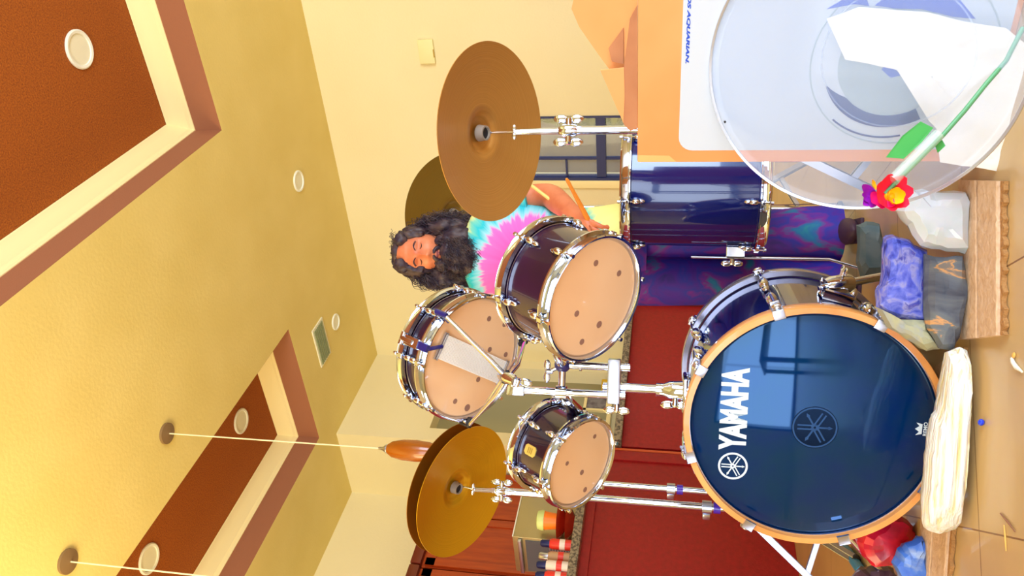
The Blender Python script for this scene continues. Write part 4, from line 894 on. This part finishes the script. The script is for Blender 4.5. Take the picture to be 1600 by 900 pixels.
# head
HCn = V((0, -.012, 1.552)); n0 = len(b.bm.verts)
def gs(x, z, cx, cz, sx, sz): return math.exp(-((x - cx) / sx) ** 2 - ((z - cz) / sz) ** 2)
def head_pt(th, ph):
    x = math.sin(th) * math.sin(ph); y = -math.sin(th) * math.cos(ph); z = math.cos(th)
    p = V((x * .076, y * .096, z * .118))
    if p.z < -.02: k = 1 - .30 * min(1, (-.02 - p.z) / .10); p.x *= k
    if p.z > .02: p.x *= 1.02
    if y < 0:
        fr = min(1, -y * 2.2); X, Z = p.x, p.z; d = 0
        if abs(X) < .05 and Z < .06: p.y = p.y * .96
        d += .020 * gs(X, Z, 0, -.008, .009, .026) + .017 * gs(X, Z, 0, -.026, .014, .011) + .007 * (gs(X, Z, .014, -.030, .007, .008) + gs(X, Z, -.014, -.030, .007, .008))
        for s in (1, -1):
            d += -.012 * gs(X, Z, s * .031, .010, .018, .011) + .006 * gs(X, Z, s * .031, .006, .013, .007) + .006 * gs(X, Z, s * .028, .028, .022, .008) + .006 * gs(X, Z, s * .042, -.026, .02, .018)
        d += .007 * gs(X, Z, 0, -.052, .020, .0045) + .006 * gs(X, Z, 0, -.063, .017, .005) - .004 * gs(X, Z, 0, -.0575, .022, .002) + .012 * gs(X, Z, 0, -.092, .022, .018)
        p.y -= d * fr
    return p
Rh = Matrix.Rotation(R(-6), 3, 'Z') @ Matrix.Rotation(R(10), 3, 'X')
rings = []
for i in range(1, 60):
    th = PI * i / 60; rings.append([HCn + Rh @ head_pt(th, 2 * PI * j / 72) for j in range(72)])
b.rings(rings)
for s in (1, -1): b.ell((s * .076, .0, 1.55), (.010, .02, .032), seg=14)
body = b.build('body', M_skin, person, world=False, ang=80)
# face details
def hp_(x, z, off=.0015):
    best = None
    for i in range(20, 100):
        pass
    # march from the front to the head surface
    th = math.acos(max(-1, min(1, z / .118))); sx = x / (.076 * max(.2, math.sin(th))); ph = math.asin(max(-1, min(1, sx))); p = head_pt(th, ph); return HCn + Rh @ (p + V((0, -off, 0)))
for s in (1, -1):
    MB().tube([hp_(s * .020, .006), hp_(s * .026, .002), hp_(s * .033, .001), hp_(s * .042, .004)], [.0008, .0018, .0018, .0008], 6).build('closed_eyelashes', M_eye, person, world=False)
    b = MB()
    for k in range(14):
        f = k / 13; b.tube([hp_(s * (.014 + .030 * f), .024 + .006 * math.sin(f * PI) - .002, .001), hp_(s * (.018 + .030 * f), .027 + .006 * math.sin(f * PI), .004)], .0011, 5)
    b.build('eyebrow', M_hair, person, world=False)
MB().tube([hp_(-.02, -.058, 0), hp_(-.008, -.055, .001), hp_(0, -.056, .001), hp_(.008, -.055, .001), hp_(.02, -.058, 0)], [.001, .004, .0035, .004, .001], 8).tube([hp_(-.016, -.060, 0), hp_(0, -.064, .001), hp_(.016, -.060, 0)], [.001, .0045, .001], 8).build('lips', M_lip, person, world=False)
# hair
rnd = random.Random(5)
b = MB()
def lump(c, r, amp=.18, fq=26):
    q = bmesh.ops.create_icosphere(b.bm, subdivisions=4, radius=1)
    for v in q['verts']:
        u = v.co.copy(); k = 1 + amp * noise.noise(V((u.x * r[0], u.y * r[1], u.z * r[2])) * fq + V(c) * 9) + amp * .6 * noise.noise(V((u.x * r[0], u.y * r[1], u.z * r[2])) * fq * 2.7)
        v.co = V(c) + V((u.x * r[0] * k, u.y * r[1] * k, u.z * r[2] * k))
lump((0, .030, 1.575), (.096, .088, .104), .26); lump((.098, .01, 1.46), (.050, .062, .125), .35); lump((-.096, .01, 1.455), (.048, .062, .125), .35); lump((0, .055, 1.45), (.12, .06, .13))
lump((.070, .0, 1.585), (.034, .07, .065)); lump((-.070, .0, 1.585), (.032, .07, .065)); lump((0, -.022, 1.648), (.066, .052, .030), .3); lump((.046, -.066, 1.628), (.030, .030, .032), .35); lump((-.050, -.066, 1.622), (.028, .030, .036), .35); lump((.064, -.045, 1.585), (.022, .038, .062), .35); lump((-.066, -.045, 1.58), (.022, .038, .066), .35)
def curl(p0, p1, sag, amp, turns, r0, n=22):
    a = rnd.random() * 6.28; pts = []; d = (p1 - p0); x = d.cross(V((.3, .9, .1))).normalized(); y = d.cross(x).normalized()
    for i in range(n):
        f = i / (n - 1); q = p0.lerp(p1, f) + sag * math.sin(f * PI); am = amp * (.3 + .7 * f); pts.append(q + x * am * math.cos(a + turns * 6.28 * f) + y * am * math.sin(a + turns * 6.28 * f))
    b.tube(pts, [r0 * (1 - .5 * i / n) for i in range(n)], 4)
for i in range(1500):
    th = rnd.uniform(0.05, 1.9); ph = rnd.uniform(-PI, PI)
    if abs(ph) < 1.0 and th > .62: ph = math.copysign(rnd.uniform(1.05, 2.4), ph)
    p = HCn + V((.082 * math.sin(th) * math.sin(ph), -.09 * math.sin(th) * math.cos(ph) + .01, .120 * math.cos(th)))
    o = V((math.sin(ph), -math.cos(ph), 0)); ln_ = rnd.uniform(.08, .24); zz = max(1.315, p.z - ln_)
    if abs(ph) < 1.3: o = V((math.copysign(1.2, ph), -.1, 0))
    e = V((p.x + o.x * rnd.uniform(.02, .075), max(-.075, p.y + o.y * rnd.uniform(.0, .04)), zz)); curl(p, e, o * rnd.uniform(.01, .03) + V((0, 0, .01)), rnd.uniform(.005, .013), rnd.uniform(2, 6), .0012)
for i in range(60):
    a = rnd.uniform(-1.2, 1.2); p = HCn + V((.05 * math.sin(a), rnd.uniform(-.04, .03), .112)); e = p + V((rnd.uniform(-.03, .03) + .02, rnd.uniform(-.02, .02), rnd.uniform(.0, .018))); curl(p, e, V((0, 0, .01)), .006, 2, .0012, 12)
b.build('hair', M_hair, person, world=False, ang=70)
b = MB()
lump((0, -.072, 1.436), (.050, .034, .036), .2, 40); lump((.045, -.045, 1.45), (.028, .04, .05), .2, 40); lump((-.045, -.045, 1.45), (.028, .04, .05), .2, 40); lump((-.02, -.075, 1.385), (.066, .035, .066), .3, 36); lump((.05, -.06, 1.40), (.05, .035, .07), .3, 36)
for s in (1, -1): b.tube([hp_(s * .003, -.046, .002), hp_(s * .014, -.047, .003), hp_(s * .024, -.054, .003), hp_(s * .031, -.068, .003), hp_(s * .034, -.08, .002)], [.004, .007, .008, .009, .009], 8)
for i in range(700):
    a = rnd.uniform(-1.25, 1.25); z = rnd.uniform(1.415, 1.495) if abs(a) > .6 else rnd.uniform(1.39, 1.455)
    p = V((.056 * math.sin(a), -.012 - .085 * math.cos(a), z)); e = p + V((.03 * math.sin(a) + rnd.uniform(-.03, .012), -.012 * rnd.random() - .004, -rnd.uniform(.03, .12))); curl(p, e, V((0, -.012, 0)), rnd.uniform(.004, .010), rnd.uniform(2, 4), .0012, 18)
b.build('beard', M_hair, person, world=False, ang=70)
# shirt
b = MB(); rings = []
prof = [(.765, .190, .150), (.80, .192, .150), (.88, .180, .140), (.98, .172, .132), (1.08, .180, .134), (1.18, .196, .138), (1.27, .205, .128), (1.33, .195, .108), (1.365, .145, .090), (1.392, .085, .072), (1.40, .080, .068)]
for j, (z, rx, ry) in enumerate(prof):
    ring = []
    for k in range(64):
        a = 2 * PI * k / 64; f = 1 + .03 * math.sin(a * 5 + z * 9) * max(0, (1.25 - z)) * 1.6 + .025 * math.sin(a * 9 - z * 22) * max(0, 1.1 - z)
        sx = abs(math.cos(a)) ** .85 * (1 if math.cos(a) > 0 else -1); ring.append(V((rx * sx * f, ry * math.sin(a) * f, z + (.012 * math.sin(a * 3) if j == 0 else 0))))
    rings.append(ring)
inner = [[V((p.x * .96, p.y * .96, p.z + .002)) for p in r_] for r_ in rings[::-1]]
b.rings(rings + inner, closed=True, cap=False)
for s in (1, -1):
    el = V((.225, -.01, 1.07)) if s > 0 else V((-.24, -.02, 1.08)); a0 = V((s * .135, 0, 1.315)); e = V((s * .200, 0, 1.262)).lerp(el, .60); pts = [a0, V((s * .172, 0, 1.295)), V((s * .2, 0, 1.25)), V((s * .2, 0, 1.262)).lerp(el, .45), e]
    b.tube(pts, [.060, .066, .066, .070, .074], 28)
shirt = b.build('tie_dye_shirt', M_shirt, person, world=False, ang=60, label='tie-dye shirt in pink, turquoise and yellow')
# trousers
b = MB()
def leg(s):
    rings = []
    for z, cx, rx, ry in ((.90, .06, .10, .115), (.80, .078, .105, .118), (.65, .084, .098, .108), (.48, .086, .088, .098), (.30, .088, .088, .100), (.15, .090, .094, .108), (.035, .092, .100, .116)):
        ring = []
        for k in range(40):
            a = 2 * PI * k / 40; f = 1 + .05 * math.sin(a * 4 + z * 16 + s) * (1 - z * .8) + .03 * math.sin(a * 7 - z * 25); ring.append(V((s * cx + rx * math.cos(a) * f, .0 + ry * math.sin(a) * f, z)))
        rings.append(ring)
    b.rings(rings)
leg(1); leg(-1)
rings = [[V((rx * math.cos(2 * PI * k / 48), ry * math.sin(2 * PI * k / 48), z)) for k in range(48)] for z, rx, ry in ((1.0, .150, .112), (.88, .166, .124), (.78, .176, .128), (.70, .150, .112))]
b.rings(rings); b.build('tie_dye_trousers', M_pants, person, world=False, ang=60, label='loose purple and blue tie-dye trousers')
for s in (1, -1): MB().ell((s * .098, -.085, .03), (.046, .13, .034), seg=20).box((s * .098, -.085, .006), (.084, .25, .012), None, .004).build('shoe', mat('dark_violet_shoe', (60, 34, 60), .6), person, world=False)
# sticks
p0 = at(885, 279, 2.66); p1 = at(934, 372, 2.80); d = (p1 - p0)
o = MB().tube([p0, p0 + d * .04, p0 + d * .14, p0 + d * .5, p1], [.004, .0065, .0060, .0090, .0095], 14).build('drumstick', M_stick); tag(o, 'orange drumstick in the hand of the drummer, in front of the window', 'drumstick', 'drumsticks')
p0 = at(828, 288, 2.98); p1 = at(918, 356, 2.88); d = (p1 - p0)
o = MB().tube([p0, p0 + d * .06, p0 + d * .2, p1], [.004, .0068, .0062, .0085], 14).build('drumstick', M_stick2); tag(o, 'pale yellow drumstick tucked behind the forearm beside the brown cymbal', 'drumstick', 'drumsticks')

# ------------------------------------------------------------------ behind the viewer: the table whose reflection darkens the bass drum head
M_tab = mat('dark_table_wood', (46, 34, 40), .4)
t = thing('dining_table', 'dark wooden table behind the viewer, seen only mirrored in the bass drum head', 'table', loc=(.55, -.9, 0))
MB().b2((-.35, -1.35, .72), (1.45, -.55, .76), bev=.005).build('tabletop', M_tab, t)
for x in (-.28, 1.38):
    for y in (-1.28, -.62): MB().b2((x - .035, y - .035, 0), (x + .035, y + .035, .72)).build('leg', M_tab, t)
